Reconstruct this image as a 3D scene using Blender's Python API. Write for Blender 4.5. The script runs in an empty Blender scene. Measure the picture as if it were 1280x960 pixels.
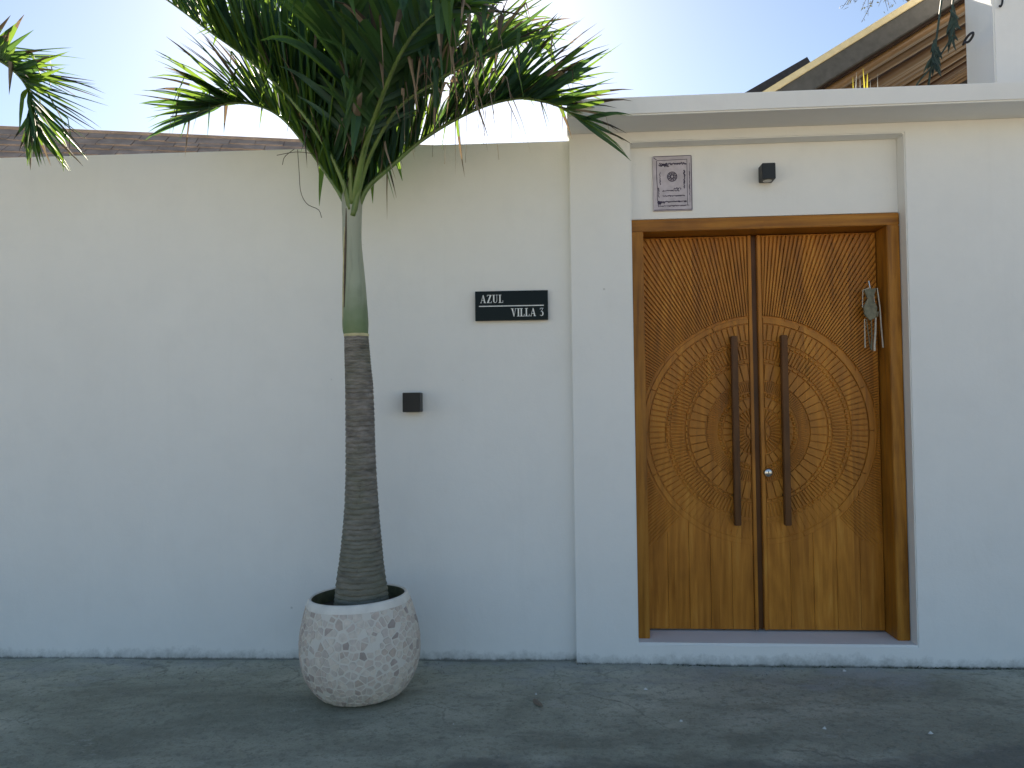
import bpy, bmesh, math, random
from mathutils import Vector, Matrix
rad = math.radians
rnd = random.Random(7)

# ------------------------------------------------------------------ camera, sky, sun, exposure
sc = bpy.context.scene
COL = sc.collection
FPX, YAW, PITCH, ROLL = 975.3, 0.0523, 0.0306, 0.0120
CAM = Vector((0.0, -4.47, 1.436))
def _rot(yaw, pitch, roll):
    cy, sy, cp, sp, cr, sr = math.cos(yaw), math.sin(yaw), math.cos(pitch), math.sin(pitch), math.cos(roll), math.sin(roll)
    Rz = Matrix(((cy, -sy, 0), (sy, cy, 0), (0, 0, 1)))
    Rx = Matrix(((1, 0, 0), (0, cp, -sp), (0, sp, cp)))
    Ry = Matrix(((cr, 0, sr), (0, 1, 0), (-sr, 0, cr)))
    return Rz @ Rx @ Ry
RC = _rot(YAW, PITCH, ROLL)
cd = bpy.data.cameras.new('camera')
cam = bpy.data.objects.new('camera', cd); COL.objects.link(cam)
cd.sensor_fit = 'HORIZONTAL'; cd.sensor_width = 36.0; cd.lens = FPX / 1280 * 36
cd.clip_start = 0.05; cd.clip_end = 2000
right, fwd, up = RC.col[0], RC.col[1], RC.col[2]
M = Matrix((right, up, -fwd)).transposed().to_4x4(); M.translation = CAM
cam.matrix_world = M
sc.camera = cam

SUN_EL, SUN_AZ = 30.0, -11.0           # azimuth from +Y, positive to the right
w = bpy.data.worlds.new('World'); sc.world = w; w.use_nodes = True
wn = w.node_tree.nodes; wl = w.node_tree.links
bg = wn.get('Background') or wn.new('ShaderNodeBackground')
sky = wn.new('ShaderNodeTexSky'); sky.sky_type = 'NISHITA'; sky.sun_disc = False
sky.sun_elevation = rad(SUN_EL); sky.sun_rotation = rad(SUN_AZ)
sky.air_density = 1.0; sky.dust_density = 0.4; sky.ozone_density = 1.6
wl.new(sky.outputs[0], bg.inputs[0]); bg.inputs[1].default_value = 0.05
sl = bpy.data.lights.new('sun', 'SUN'); sl.energy = 5.0; sl.angle = rad(0.5); sl.color = (1.0, 0.87, 0.70)
so = bpy.data.objects.new('sun', sl); COL.objects.link(so)
sdir = Vector((math.sin(rad(SUN_AZ)) * math.cos(rad(SUN_EL)), math.cos(rad(SUN_AZ)) * math.cos(rad(SUN_EL)), math.sin(rad(SUN_EL))))
so.rotation_euler = sdir.to_track_quat('Z', 'Y').to_euler(); so.location = (-3, 12, 9)
sc.view_settings.view_transform = 'Standard'; sc.view_settings.look = 'None'
sc.view_settings.exposure = 1.68; sc.view_settings.gamma = 1.0
sc.cycles.use_denoising = True
sc.cycles.max_bounces = 10; sc.cycles.diffuse_bounces = 6

# ------------------------------------------------------------------ helpers
def P(px, py, y):
    """point on the vertical plane at depth y that this ray of the photograph meets"""
    d = RC @ Vector(((px - 640) / FPX, 1, (480 - py) / FPX))
    return CAM + d * ((y - CAM.y) / d.y)

def mk(name, verts, faces, mat=None, parent=None, smooth=False, mats=None, fm=None, bevel=0, seg=2):
    me = bpy.data.meshes.new(name)
    me.from_pydata([tuple(v) for v in verts], [], faces)
    bm = bmesh.new(); bm.from_mesh(me)
    if fm:
        bm.faces.ensure_lookup_table()
        for f, k in zip(bm.faces, fm): f.material_index = k
    bmesh.ops.recalc_face_normals(bm, faces=bm.faces)
    if bevel:
        bmesh.ops.bevel(bm, geom=[e for e in bm.edges if e.is_manifold and e.calc_face_angle(0) > 0.5], offset=bevel, segments=seg, affect='EDGES', clamp_overlap=True)
    if smooth:
        for f in bm.faces: f.smooth = True
    bm.to_mesh(me); bm.free()
    for m in (mats or [mat]):
        if m: me.materials.append(m)
    o = bpy.data.objects.new(name, me); COL.objects.link(o)
    if parent: o.parent = parent
    return o

def box_vf(x0, x1, y0, y1, z0, z1):
    v = [(x0, y0, z0), (x1, y0, z0), (x1, y1, z0), (x0, y1, z0), (x0, y0, z1), (x1, y0, z1), (x1, y1, z1), (x0, y1, z1)]
    f = [(0, 1, 5, 4), (1, 2, 6, 5), (2, 3, 7, 6), (3, 0, 4, 7), (4, 5, 6, 7), (3, 2, 1, 0)]
    return v, f
def box(name, x0, x1, y0, y1, z0, z1, mat, parent=None, bevel=0.0, seg=2):
    v, f = box_vf(x0, x1, y0, y1, z0, z1)
    return mk(name, v, f, mat, parent, bevel=bevel, seg=seg)

def merge(parts):
    V, F = [], []
    for v, f in parts:
        n = len(V); V += list(v); F += [tuple(i + n for i in q) for q in f]
    return V, F

def tube_vf(pts, radii, n=8, flat=1.0, cap=True):
    V, F = [], []
    pts = [Vector(p) for p in pts]
    ref = Vector((0, 0, 1))
    prevS = None
    for i, p in enumerate(pts):
        t = (pts[min(i + 1, len(pts) - 1)] - pts[max(i - 1, 0)]).normalized()
        if prevS is None:
            r = ref if abs(t.z) < 0.9 else Vector((1, 0, 0))
            s = t.cross(r).normalized()
        else:
            s = (prevS - t * prevS.dot(t)).normalized()
        prevS = s; u = s.cross(t).normalized()
        rr = radii[i] if isinstance(radii, (list, tuple)) else radii
        for k in range(n):
            a = 2 * math.pi * k / n
            V.append(p + s * math.cos(a) * rr + u * math.sin(a) * rr * flat)
    for i in range(len(pts) - 1):
        for k in range(n):
            F.append((i * n + k, i * n + (k + 1) % n, (i + 1) * n + (k + 1) % n, (i + 1) * n + k))
    if cap:
        F.append(tuple(range(n))[::-1]); F.append(tuple(range((len(pts) - 1) * n, len(pts) * n)))
    return V, F

def lathe_vf(prof, n=48, centers=None):
    V, F = [], []
    for i, (r, z) in enumerate(prof):
        cx, cy = centers[i] if centers else (0, 0)
        for k in range(n):
            a = 2 * math.pi * k / n
            V.append((cx + r * math.cos(a), cy + r * math.sin(a), z))
    for i in range(len(prof) - 1):
        for k in range(n):
            F.append((i * n + k, i * n + (k + 1) % n, (i + 1) * n + (k + 1) % n, (i + 1) * n + k))
    return V, F

def catmull(pts, n):
    pts = [Vector(p) for p in pts]
    q = [pts[0] * 2 - pts[1]] + pts + [pts[-1] * 2 - pts[-2]]
    out = []
    m = len(pts) - 1
    for i in range(n + 1):
        t = i / n * m; k = min(int(t), m - 1); u = t - k
        a, b, c, d = q[k], q[k + 1], q[k + 2], q[k + 3]
        out.append(0.5 * ((2 * b) + (c - a) * u + (2 * a - 5 * b + 4 * c - d) * u * u + (3 * b - a - 3 * c + d) * u ** 3))
    return out

def empty(name, loc=(0, 0, 0), rot=(0, 0, 0), parent=None):
    o = bpy.data.objects.new(name, None); COL.objects.link(o)
    o.location = loc; o.rotation_euler = rot; o.empty_display_size = 0.1
    if parent: o.parent = parent
    return o
def tag(o, label=None, cat=None, group=None, kind=None):
    if label: o['label'] = label
    if cat: o['category'] = cat
    if group: o['group'] = group
    if kind: o['kind'] = kind
    return o

# ------------------------------------------------------------------ materials
class NT:
    def __init__(s, name):
        s.m = bpy.data.materials.new(name); s.m.use_nodes = True
        s.n = s.m.node_tree.nodes; s.l = s.m.node_tree.links
        s.b = s.n.get('Principled BSDF'); s.out = s.n.get('Material Output')
    def new(s, t, **k):
        x = s.n.new('ShaderNode' + t)
        for a, b in k.items(): setattr(x, a, b)
        return x
    def link(s, a, b): s.l.new(a, b)
    def coord(s, kind='Object', scale=(1, 1, 1)):
        tc = s.new('TexCoord'); mp = s.new('Mapping'); mp.inputs['Scale'].default_value = scale
        s.link(tc.outputs[kind], mp.inputs[0]); return mp.outputs[0]
    def noise(s, vec, scale, detail=4, rough=0.55, dist=0.0):
        t = s.new('TexNoise'); t.inputs['Scale'].default_value = scale; t.inputs['Detail'].default_value = detail
        t.inputs['Roughness'].default_value = rough; t.inputs['Distortion'].default_value = dist
        if vec is not None: s.link(vec, t.inputs['Vector'])
        return t.outputs['Fac']
    def ramp(s, fac, stops):
        r = s.new('ValToRGB'); e = r.color_ramp.elements
        while len(e) < len(stops): e.new(0.5)
        for k, (p, c) in enumerate(stops):
            e[k].position = p; e[k].color = (*c, 1) if len(c) == 3 else c
        s.link(fac, r.inputs[0]); return r.outputs[0]
    def mix(s, fac, a, b, mode='MIX'):
        x = s.new('Mix', data_type='RGBA', blend_type=mode)
        for sock, v in ((x.inputs[0], fac), (x.inputs[6], a), (x.inputs[7], b)):
            if hasattr(v, 'is_linked'): s.link(v, sock)
            else: sock.default_value = (*v, 1) if isinstance(v, tuple) and len(v) == 3 else v
        return x.outputs[2]
    def math(s, op, a, b=0.0, c=0.0):
        x = s.new('Math', operation=op)
        for sock, v in zip(x.inputs, (a, b, c)):
            if hasattr(v, 'is_linked'): s.link(v, sock)
            else: sock.default_value = v
        return x.outputs[0]
    def maprange(s, v, a, b, c, d):
        x = s.new('MapRange')
        s.link(v, x.inputs[0])
        for i, q in enumerate((a, b, c, d)): x.inputs[i + 1].default_value = q
        return x.outputs[0]
    def bump(s, h, strength=0.3, dist=0.01, normal=None):
        x = s.new('Bump'); x.inputs['Strength'].default_value = strength; x.inputs['Distance'].default_value = dist
        s.link(h, x.inputs['Height'])
        if normal is not None: s.link(normal, x.inputs['Normal'])
        s.link(x.outputs[0], s.b.inputs['Normal']); return x.outputs[0]
    def color(s, c):
        if hasattr(c, 'is_linked'): s.link(c, s.b.inputs['Base Color'])
        else: s.b.inputs['Base Color'].default_value = (*c, 1)
    def rough(s, v):
        if hasattr(v, 'is_linked'): s.link(v, s.b.inputs['Roughness'])
        else: s.b.inputs['Roughness'].default_value = v

def simple(name, c, rough=0.6, metal=0.0, var=0.0, bump=0.0, scale=20):
    t = NT(name); v = t.coord()
    if var:
        n = t.noise(v, scale, 5)
        t.color(t.mix(t.maprange(n, .3, .7, 0, 1), tuple(x * (1 - var) for x in c), tuple(min(1, x * (1 + var)) for x in c)))
    else: t.color(c)
    t.rough(rough); t.b.inputs['Metallic'].default_value = metal
    if bump: t.bump(t.noise(v, scale * 3, 5), bump, 0.004)
    return t.m

def plaster(name, c):
    t = NT(name); g = t.new('NewGeometry'); pos = g.outputs['Position']
    sep = t.new('SeparateXYZ'); t.link(pos, sep.inputs[0])
    big = t.noise(pos, 0.8, 5, .6); mid = t.noise(pos, 5, 5, .6); fine = t.noise(pos, 90, 4, .6)
    base = t.mix(t.maprange(big, .3, .7, 0, 1), tuple(x * .94 for x in c), c)
    base = t.mix(t.math('MULTIPLY', t.maprange(mid, .48, .70, 0, 1), .16), base, tuple(x * .82 for x in c))
    # splash dirt along the foot of the wall, with its own ragged shape
    mp = t.new('Mapping'); t.link(pos, mp.inputs[0]); mp.inputs['Scale'].default_value = (1, 1, 0.9)
    dn = t.noise(mp.outputs[0], 15, 8, .75); dn2 = t.noise(mp.outputs[0], 1.1, 3, .5)
    hgt = t.maprange(sep.outputs[2], 0.0, 0.15, 1, 0)
    d = t.math('ADD', t.math('MULTIPLY', hgt, .62), t.math('ADD', t.math('MULTIPLY', dn, .62), t.math('MULTIPLY', dn2, .35)))
    dirt = t.maprange(d, .86, 1.16, 0, .7)
    base = t.mix(dirt, base, (.20, .215, .20))
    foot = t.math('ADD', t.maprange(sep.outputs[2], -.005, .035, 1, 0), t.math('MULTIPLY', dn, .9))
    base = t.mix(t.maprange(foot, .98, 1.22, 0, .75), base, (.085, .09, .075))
    # runoff streaks under the coping
    ms = t.new('Mapping'); t.link(pos, ms.inputs[0]); ms.inputs['Scale'].default_value = (1, 1, 0.06)
    st = t.noise(ms.outputs[0], 14, 4, .6)
    base = t.mix(t.math('MULTIPLY', t.maprange(st, .56, .78, 0, 1), .04), base, (.45, .44, .40))
    spots = t.new('TexVoronoi'); t.link(pos, spots.inputs['Vector']); spots.inputs['Scale'].default_value = 3.2
    base = t.mix(t.math('MULTIPLY', t.maprange(spots.outputs['Distance'], .018, .03, 1, 0), .45), base, (.35, .36, .34))
    t.color(base); t.rough(.78)
    tw = t.new('Mapping'); t.link(pos, tw.inputs[0]); tw.inputs['Scale'].default_value = (1, 1, .6); tw.inputs['Rotation'].default_value = (0, rad(25), 0)
    trowel = t.noise(tw.outputs[0], 2.6, 3, .5, 1.2)
    hh = t.math('ADD', t.math('MULTIPLY', trowel, 1.6), t.math('ADD', t.math('MULTIPLY', mid, .7), t.math('MULTIPLY', fine, .2)))
    t.bump(hh, .30, .016)
    return t.m

WHITE = plaster('white_render', (.84, .845, .83))

def wood(name, dark, midc, light, rough=.34, plank=0.128, along='z'):
    t = NT(name); tc = t.new('TexCoord'); obj = tc.outputs['Object']
    sep = t.new('SeparateXYZ'); t.link(obj, sep.inputs[0])
    cell = t.math('FLOOR', t.math('DIVIDE', sep.outputs[0], plank))
    wn_ = t.new('TexWhiteNoise', noise_dimensions='1D'); t.link(cell, wn_.inputs['W'])
    off = t.new('CombineXYZ'); t.link(t.math('MULTIPLY', wn_.outputs[0], 9.0), off.inputs[2]); t.link(t.math('MULTIPLY', wn_.outputs[0], 3.0), off.inputs[1])
    add = t.new('VectorMath', operation='ADD'); t.link(obj, add.inputs[0]); t.link(off.outputs[0], add.inputs[1])
    mp = t.new('Mapping'); t.link(add.outputs[0], mp.inputs[0]); mp.inputs['Scale'].default_value = (1, 1, .07) if along == 'z' else (.07, 1, 1)
    warp = t.noise(add.outputs[0], 2.2, 3)
    n1 = t.noise(mp.outputs[0], 22, 6, .60, .5); n2 = t.noise(mp.outputs[0], 150, 4, .6)
    big = t.noise(add.outputs[0], 3.0, 4, .6)
    # cathedral rings
    mp2 = t.new('Mapping'); t.link(add.outputs[0], mp2.inputs[0]); mp2.inputs['Scale'].default_value = (1, 1, .11) if along == 'z' else (.11, 1, 1)
    wv = t.new('TexWave', wave_type='RINGS', rings_direction='Y'); t.link(mp2.outputs[0], wv.inputs[0])
    wv.inputs['Scale'].default_value = 9; wv.inputs['Distortion'].default_value = 7; wv.inputs['Detail'].default_value = 3; wv.inputs['Detail Scale'].default_value = 1.2
    g = t.math('ADD', t.math('MULTIPLY', n1, .6), t.math('ADD', t.math('MULTIPLY', wv.outputs['Fac'], .07), t.math('MULTIPLY', big, .28)))
    c = t.ramp(g, [(.30, dark), (.52, midc), (.78, light)])
    tone = t.mix(wn_.outputs[0], (.90, .87, .85), (1.07, 1.06, 1.02))
    c = t.mix(1.0, c, tone, 'MULTIPLY')
    kn = t.new('TexVoronoi'); mk_ = t.new('Mapping'); t.link(add.outputs[0], mk_.inputs[0]); mk_.inputs['Scale'].default_value = (1, .2, .55)
    t.link(mk_.outputs[0], kn.inputs['Vector']); kn.inputs['Scale'].default_value = 3.0
    c = t.mix(t.math('MULTIPLY', t.maprange(kn.outputs['Distance'], .03, .11, 1, 0), .6), c, tuple(x * .45 for x in dark))
    c = t.mix(t.math('MULTIPLY', t.maprange(n2, .5, .75, 0, 1), .25), c, tuple(x * .7 for x in dark))
    t.color(c); t.rough(t.maprange(n1, .3, .7, rough - .05, rough + .16)); t.b.inputs['Specular IOR Level'].default_value = .22
    t.bump(t.math('ADD', n1, t.math('MULTIPLY', n2, .6)), .18, .003)
    return t.m
WOOD = wood('carved_teak', (.29, .108, .014), (.50, .205, .028), (.67, .345, .070))
FRAMEWOOD = wood('frame_teak', (.18, .066, .009), (.42, .18, .024), (.56, .285, .055), .34, plank=.9)
HEADWOOD = wood('head_teak', (.18, .066, .009), (.42, .18, .024), (.56, .285, .055), .34, plank=9.0, along='x')
BARWOOD = wood('bar_teak', (.055, .022, .008), (.13, .054, .016), (.20, .09, .026), .36, plank=.9)

def ground_mat():
    t = NT('worn_concrete'); g = t.new('NewGeometry'); pos = g.outputs['Position']
    sep = t.new('SeparateXYZ'); t.link(pos, sep.inputs[0])
    mp = t.new('Mapping'); t.link(pos, mp.inputs[0]); mp.inputs['Scale'].default_value = (.55, 1, 1); mp.inputs['Rotation'].default_value = (0, 0, rad(-16))
    a = t.noise(mp.outputs[0], 1.3, 7, .62, .6); b = t.noise(mp.outputs[0], 6.5, 7, .66); c = t.noise(pos, 85, 5, .7); e = t.noise(pos, 24, 6, .68)
    col = t.ramp(a, [(.34, (.27, .272, .205)), (.48, (.41, .405, .315)), (.64, (.57, .56, .45))])
    col = t.mix(t.math('MULTIPLY', t.maprange(b, .45, .72, 0, 1), .55), col, (.225, .223, .172))
    col = t.mix(t.math('MULTIPLY', t.maprange(e, .52, .60, 0, 1), .5), col, (.21, .212, .158))
    st2 = t.noise(mp.outputs[0], 3.4, 9, .74)
    col = t.mix(t.math('MULTIPLY', t.maprange(st2, .545, .575, 0, 1), .36), col, (.22, .222, .165))
    col = t.mix(t.math('MULTIPLY', t.maprange(st2, .40, .37, 0, 1), .45), col, (.50, .49, .43))
    wv = t.new('TexNoise'); t.link(pos, wv.inputs['Vector']); wv.inputs['Scale'].default_value = 2.5; wv.inputs['Detail'].default_value = 6
    wa = t.new('VectorMath', operation='MULTIPLY_ADD'); t.link(wv.outputs['Color'], wa.inputs[0]); wa.inputs[1].default_value = (.5, .5, .5); t.link(pos, wa.inputs[2])
    cr = t.new('TexVoronoi', feature='DISTANCE_TO_EDGE'); t.link(wa.outputs[0], cr.inputs['Vector']); cr.inputs['Scale'].default_value = .85
    crack = t.math('MULTIPLY', t.maprange(cr.outputs['Distance'], .0035, .0075, 1, 0), t.maprange(a, .46, .54, 0, 1))
    col = t.mix(t.math('MULTIPLY', crack, .32), col, (.05, .05, .04))
    # pale cement wash near the wall
    k = t.math('ADD', t.maprange(sep.outputs[1], -1.0, -.05, 0, .34), t.math('ADD', t.math('MULTIPLY', b, .75), t.math('MULTIPLY', t.noise(pos, .9, 3), .55)))
    col = t.mix(t.maprange(k, .90, 1.10, 0, .62), col, (.52, .52, .50))
    # dark old tarmac showing through further out
    edge = t.math('ADD', t.math('SUBTRACT', sep.outputs[1], t.math('MULTIPLY', sep.outputs[0], .14)), t.math('MULTIPLY', t.math('SUBTRACT', t.noise(pos, 1.1, 6, .6), .5), 1.1))
    tar = t.maprange(edge, -1.30, -1.40, 0, .6)
    col = t.mix(tar, col, t.mix(e, (.075, .076, .068), (.15, .15, .13)))
    far = t.maprange(sep.outputs[1], -4.6, -5.4, 0, 1)  # unseen ground behind the camera, made pale and warm to bounce sun onto walls
    col = t.mix(far, col, t.mix(e, (.51, .43, .29), (.64, .55, .40)))
    col = t.mix(t.math('MULTIPLY', t.maprange(c, .52, .74, 0, 1), .5), col, (.13, .135, .12))
    col = t.mix(t.math('MULTIPLY', t.maprange(c, .28, .40, 1, 0), .35), col, (.50, .51, .48))
    vo = t.new('TexVoronoi'); t.link(pos, vo.inputs['Vector']); vo.inputs['Scale'].default_value = 26
    col = t.mix(t.math('MULTIPLY', t.maprange(vo.outputs['Distance'], .10, .16, 1, 0), .4), col, (.10, .105, .09))
    t.color(col); t.rough(t.maprange(b, .3, .7, .72, .95))
    t.bump(t.math('ADD', t.math('MULTIPLY', b, 1.6), t.math('ADD', t.math('MULTIPLY', e, .6), t.math('MULTIPLY', c, .45))), .8, .02)
    return t.m
GROUND = ground_mat()

def leaf_mat(name, c, tr, amount=.46, rough=.52):
    t = NT(name); g = t.new('NewGeometry')
    n = t.noise(g.outputs['Position'], 9, 4)
    oi = t.new('ObjectInfo')
    f = t.math('ADD', t.math('MULTIPLY', n, .7), t.math('MULTIPLY', oi.outputs['Random'], .3))
    t.color(t.mix(t.maprange(f, .25, .8, 0, 1), tuple(x * .6 for x in c), tuple(x * 1.45 for x in c)))
    t.rough(rough); t.b.inputs['Specular IOR Level'].default_value = .4
    tl = t.new('BsdfTranslucent'); tl.inputs[0].default_value = (*tr, 1)
    mx = t.new('MixShader'); mx.inputs[0].default_value = amount
    t.link(t.b.outputs[0], mx.inputs[1]); t.link(tl.outputs[0], mx.inputs[2]); t.link(mx.outputs[0], t.out.inputs[0])
    return t.m
LEAF = leaf_mat('palm_green', (.042, .115, .052), (.23, .38, .045))
LEAF2 = leaf_mat('palm_green_bluish', (.050, .125, .092), (.15, .30, .06), .34)
DRY = leaf_mat('palm_dry', (.30, .245, .19), (.34, .24, .14), .25, .7)
BROWNTIP = leaf_mat('palm_brown_tip', (.090, .076, .058), (.09, .07, .04), .2, .7)
RACHIS = simple('rachis_green', (.105, .155, .040), .42, var=.35, scale=9)
PETIOLE = simple('petiole_green', (.12, .19, .05), .38, var=.3, scale=7)

def trunk_mat():
    t = NT('ringed_bark'); v = t.coord(); sep = t.new('SeparateXYZ'); t.link(v, sep.inputs[0])
    mp = t.new('Mapping'); t.link(v, mp.inputs[0]); mp.inputs['Scale'].default_value = (1, 1, 3.5)
    n = t.noise(mp.outputs[0], 14, 6, .65); n2 = t.noise(v, 5, 4); n3 = t.noise(mp.outputs[0], 60, 4)
    c = t.ramp(n, [(.32, (.12, .108, .095)), (.5, (.225, .205, .182)), (.68, (.34, .315, .29))])
    c = t.mix(t.math('MULTIPLY', t.maprange(n2, .42, .68, 0, 1), .5), c, (.16, .175, .11))
    low = t.maprange(sep.outputs[2], .45, 1.15, .65, 0)
    c = t.mix(low, c, t.mix(n, (.12, .13, .09), (.24, .24, .175)))
    mz = t.new('Mapping'); t.link(v, mz.inputs[0]); mz.inputs['Scale'].default_value = (.25, .25, 1)
    band = t.noise(mz.outputs[0], 26, 5, .7); fis = t.new('Mapping'); t.link(v, fis.inputs[0]); fis.inputs['Scale'].default_value = (1, 1, .3)
    fz = t.noise(fis.outputs[0], 45, 4, .7)
    c = t.mix(t.math('MULTIPLY', t.maprange(band, .54, .66, 0, 1), .35), c, (.07, .062, .052))
    c = t.mix(t.math('MULTIPLY', t.maprange(fz, .62, .70, 0, 1), .45), c, (.05, .045, .037))
    t.color(c); t.rough(.85); t.bump(t.math('ADD', n, t.math('SUBTRACT', n3, t.math('MULTIPLY', fz, .8))), .6, .008); return t.m
TRUNK = trunk_mat()
def shaft_mat():
    t = NT('crownshaft_green'); v = t.coord(); sep = t.new('SeparateXYZ'); t.link(v, sep.inputs[0])
    mp = t.new('Mapping'); t.link(v, mp.inputs[0]); mp.inputs['Scale'].default_value = (1, 1, .12)
    n = t.noise(mp.outputs[0], 40, 5); n2 = t.noise(v, 9, 5, .6)
    zz = t.math('ADD', sep.outputs[2], t.math('MULTIPLY', t.math('SUBTRACT', n2, .5), .25))
    c = t.ramp(t.maprange(zz, 1.82, 2.6, 0, 1), [(0, (.135, .205, .085)), (.16, (.21, .265, .155)), (.35, (.33, .37, .27)), (.8, (.36, .38, .30)), (1, (.28, .29, .20))])
    c = t.mix(t.math('MULTIPLY', t.maprange(n, .5, .75, 0, 1), .3), c, (.12, .13, .09))
    c = t.mix(t.math('MULTIPLY', t.maprange(n2, .62, .74, 0, 1), .6), c, (.10, .085, .06))
    t.color(c); t.rough(.5); t.bump(n, .15, .003); return t.m
SHAFT = shaft_mat()
CUTEDGE = simple('pale_sheath_edge', (.55, .50, .28), .6, var=.2)
SOIL = simple('potting_soil', (.035, .028, .022), .95, var=.5, bump=.8, scale=30)

def grout_mat():
    t = NT('pot_grout'); v = t.coord(); n = t.noise(v, 10, 5); n2 = t.noise(v, 140, 3)
    c = t.mix(n, (.68, .63, .56), (.78, .73, .65)); t.color(c); t.rough(.8); t.bump(n2, .4, .003); return t.m
GROUT = grout_mat()
RIMW = simple('pot_rim_white', (.80, .76, .69), .6, var=.10, bump=.15, scale=14)
STONES = [simple('mosaic_stone', c, .55, var=.14, bump=.2, scale=35) for c in
          ((.61, .51, .44), (.57, .49, .43), (.67, .59, .51), (.47, .385, .34), (.62, .54, .475), (.39, .325, .29), (.69, .61, .52), (.55, .45, .38))]
POTIN = simple('pot_inside', (.10, .11, .06), .8, var=.3)

BLACK = simple('black_powder_coat', (.006, .008, .009), .5)
def gloss():
    t = NT('polished_black_panel'); t.color((.005, .008, .007)); t.rough(.06); t.b.inputs['IOR'].default_value = 1.22; return t.m
GLOSS = gloss()
LETTER = simple('pale_lettering', (.78, .80, .80), .4)
STEEL = simple('brushed_steel', (.62, .60, .57), .28, 1.0)
LENS = simple('lamp_lens', (.55, .55, .52), .35)
PLAQUE = simple('lilac_stone_plaque', (.50, .46, .51), .6, var=.14, bump=.2, scale=22)
INK = simple('plaque_ink', (.045, .035, .07), .7, var=.4)
SUNLIT_CREAM = simple('sunlit_cream_trim', (.74, .62, .36), .6, var=.1)  # cream colour stands in for sunlight along the fascia's top edge
FASCIA = simple('grey_fascia', (.085, .082, .075), .7, var=.2)
DARKROOF = simple('dark_roofing', (.045, .047, .052), .8, var=.3)
THATCH = simple('thatch', (.045, .022, .010), .9, var=.4, bump=.6, scale=25)
def bamboo_mat():
    t = NT('bamboo'); v = t.coord(); n = t.noise(v, 7, 5); oi = t.new('ObjectInfo')
    c = t.mix(oi.outputs['Random'], (.095, .045, .016), (.27, .155, .062)); c = t.mix(t.math('MULTIPLY', n, .5), c, (.07, .032, .012))
    t.color(c); t.rough(.4); return t.m
BAMBOO = bamboo_mat()
SHINGLE = simple('weathered_shingle', (.40, .29, .215), .9, var=.28, bump=.6, scale=6)
TASSEL = simple('dried_palm_weave', (.19, .185, .13), .8, var=.35, scale=40)
STRAW = simple('pale_straw', (.60, .58, .50), .8, var=.2, scale=40)
VINE = simple('creeper_dark_green', (.022, .045, .034), .6, var=.4)
WIRE = simple('black_cable', (.015, .015, .018), .5)
BARK = simple('tree_bark', (.11, .085, .06), .9, var=.3, bump=.5)
TREELEAF = leaf_mat('tree_leaf', (.075, .075, .04), (.12, .12, .04), .3)
YELLOWLEAF = leaf_mat('yellow_blade', (.30, .30, .05), (.5, .45, .06), .45)

# ------------------------------------------------------------------ the setting: ground
def build_ground():
    def axis(a, b, step, far):
        k = int(round((b - a) / step))
        q = [a + i * (b - a) / k for i in range(k + 1)]
        ext = [.3, 1, 2.5, 6, 15, 40, 100, far]
        return [a - e for e in reversed(ext)] + q + [b + e for e in ext]
    xs = axis(-4.5, 4.5, .045, 400); ys = axis(-2.6, .1, .045, 400)
    from mathutils import noise as N
    V, F = [], []
    for y in ys:
        for x in xs:
            inside = max(0, min(1, (4.4 - abs(x)) / .4)) * max(0, min(1, (y + 2.5) / .5))
            z = 0.0
            if inside > 0:
                z = (N.noise(Vector((x * 1.2, y * 1.6, 0))) * .010 + N.noise(Vector((x * 5, y * 7, 3))) * .0045 + N.noise(Vector((x * 17, y * 17, 9))) * .0022) * inside
            V.append((x, y, z))
    nx = len(xs)
    for j in range(len(ys) - 1):
        for i in range(nx - 1):
            F.append((j * nx + i, j * nx + i + 1, (j + 1) * nx + i + 1, (j + 1) * nx + i))
    o = mk('ground', V, F, GROUND, smooth=True); tag(o, kind='structure')
build_ground()

# ------------------------------------------------------------------ boundary wall
H = 2.974
def boundary_wall():
    o = box('boundary_wall', -14, .16, 0, .16, -.25, H, WHITE, bevel=.008)
    tag(o, 'long plain white rendered boundary wall behind the potted palm', 'wall')
boundary_wall()

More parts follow.
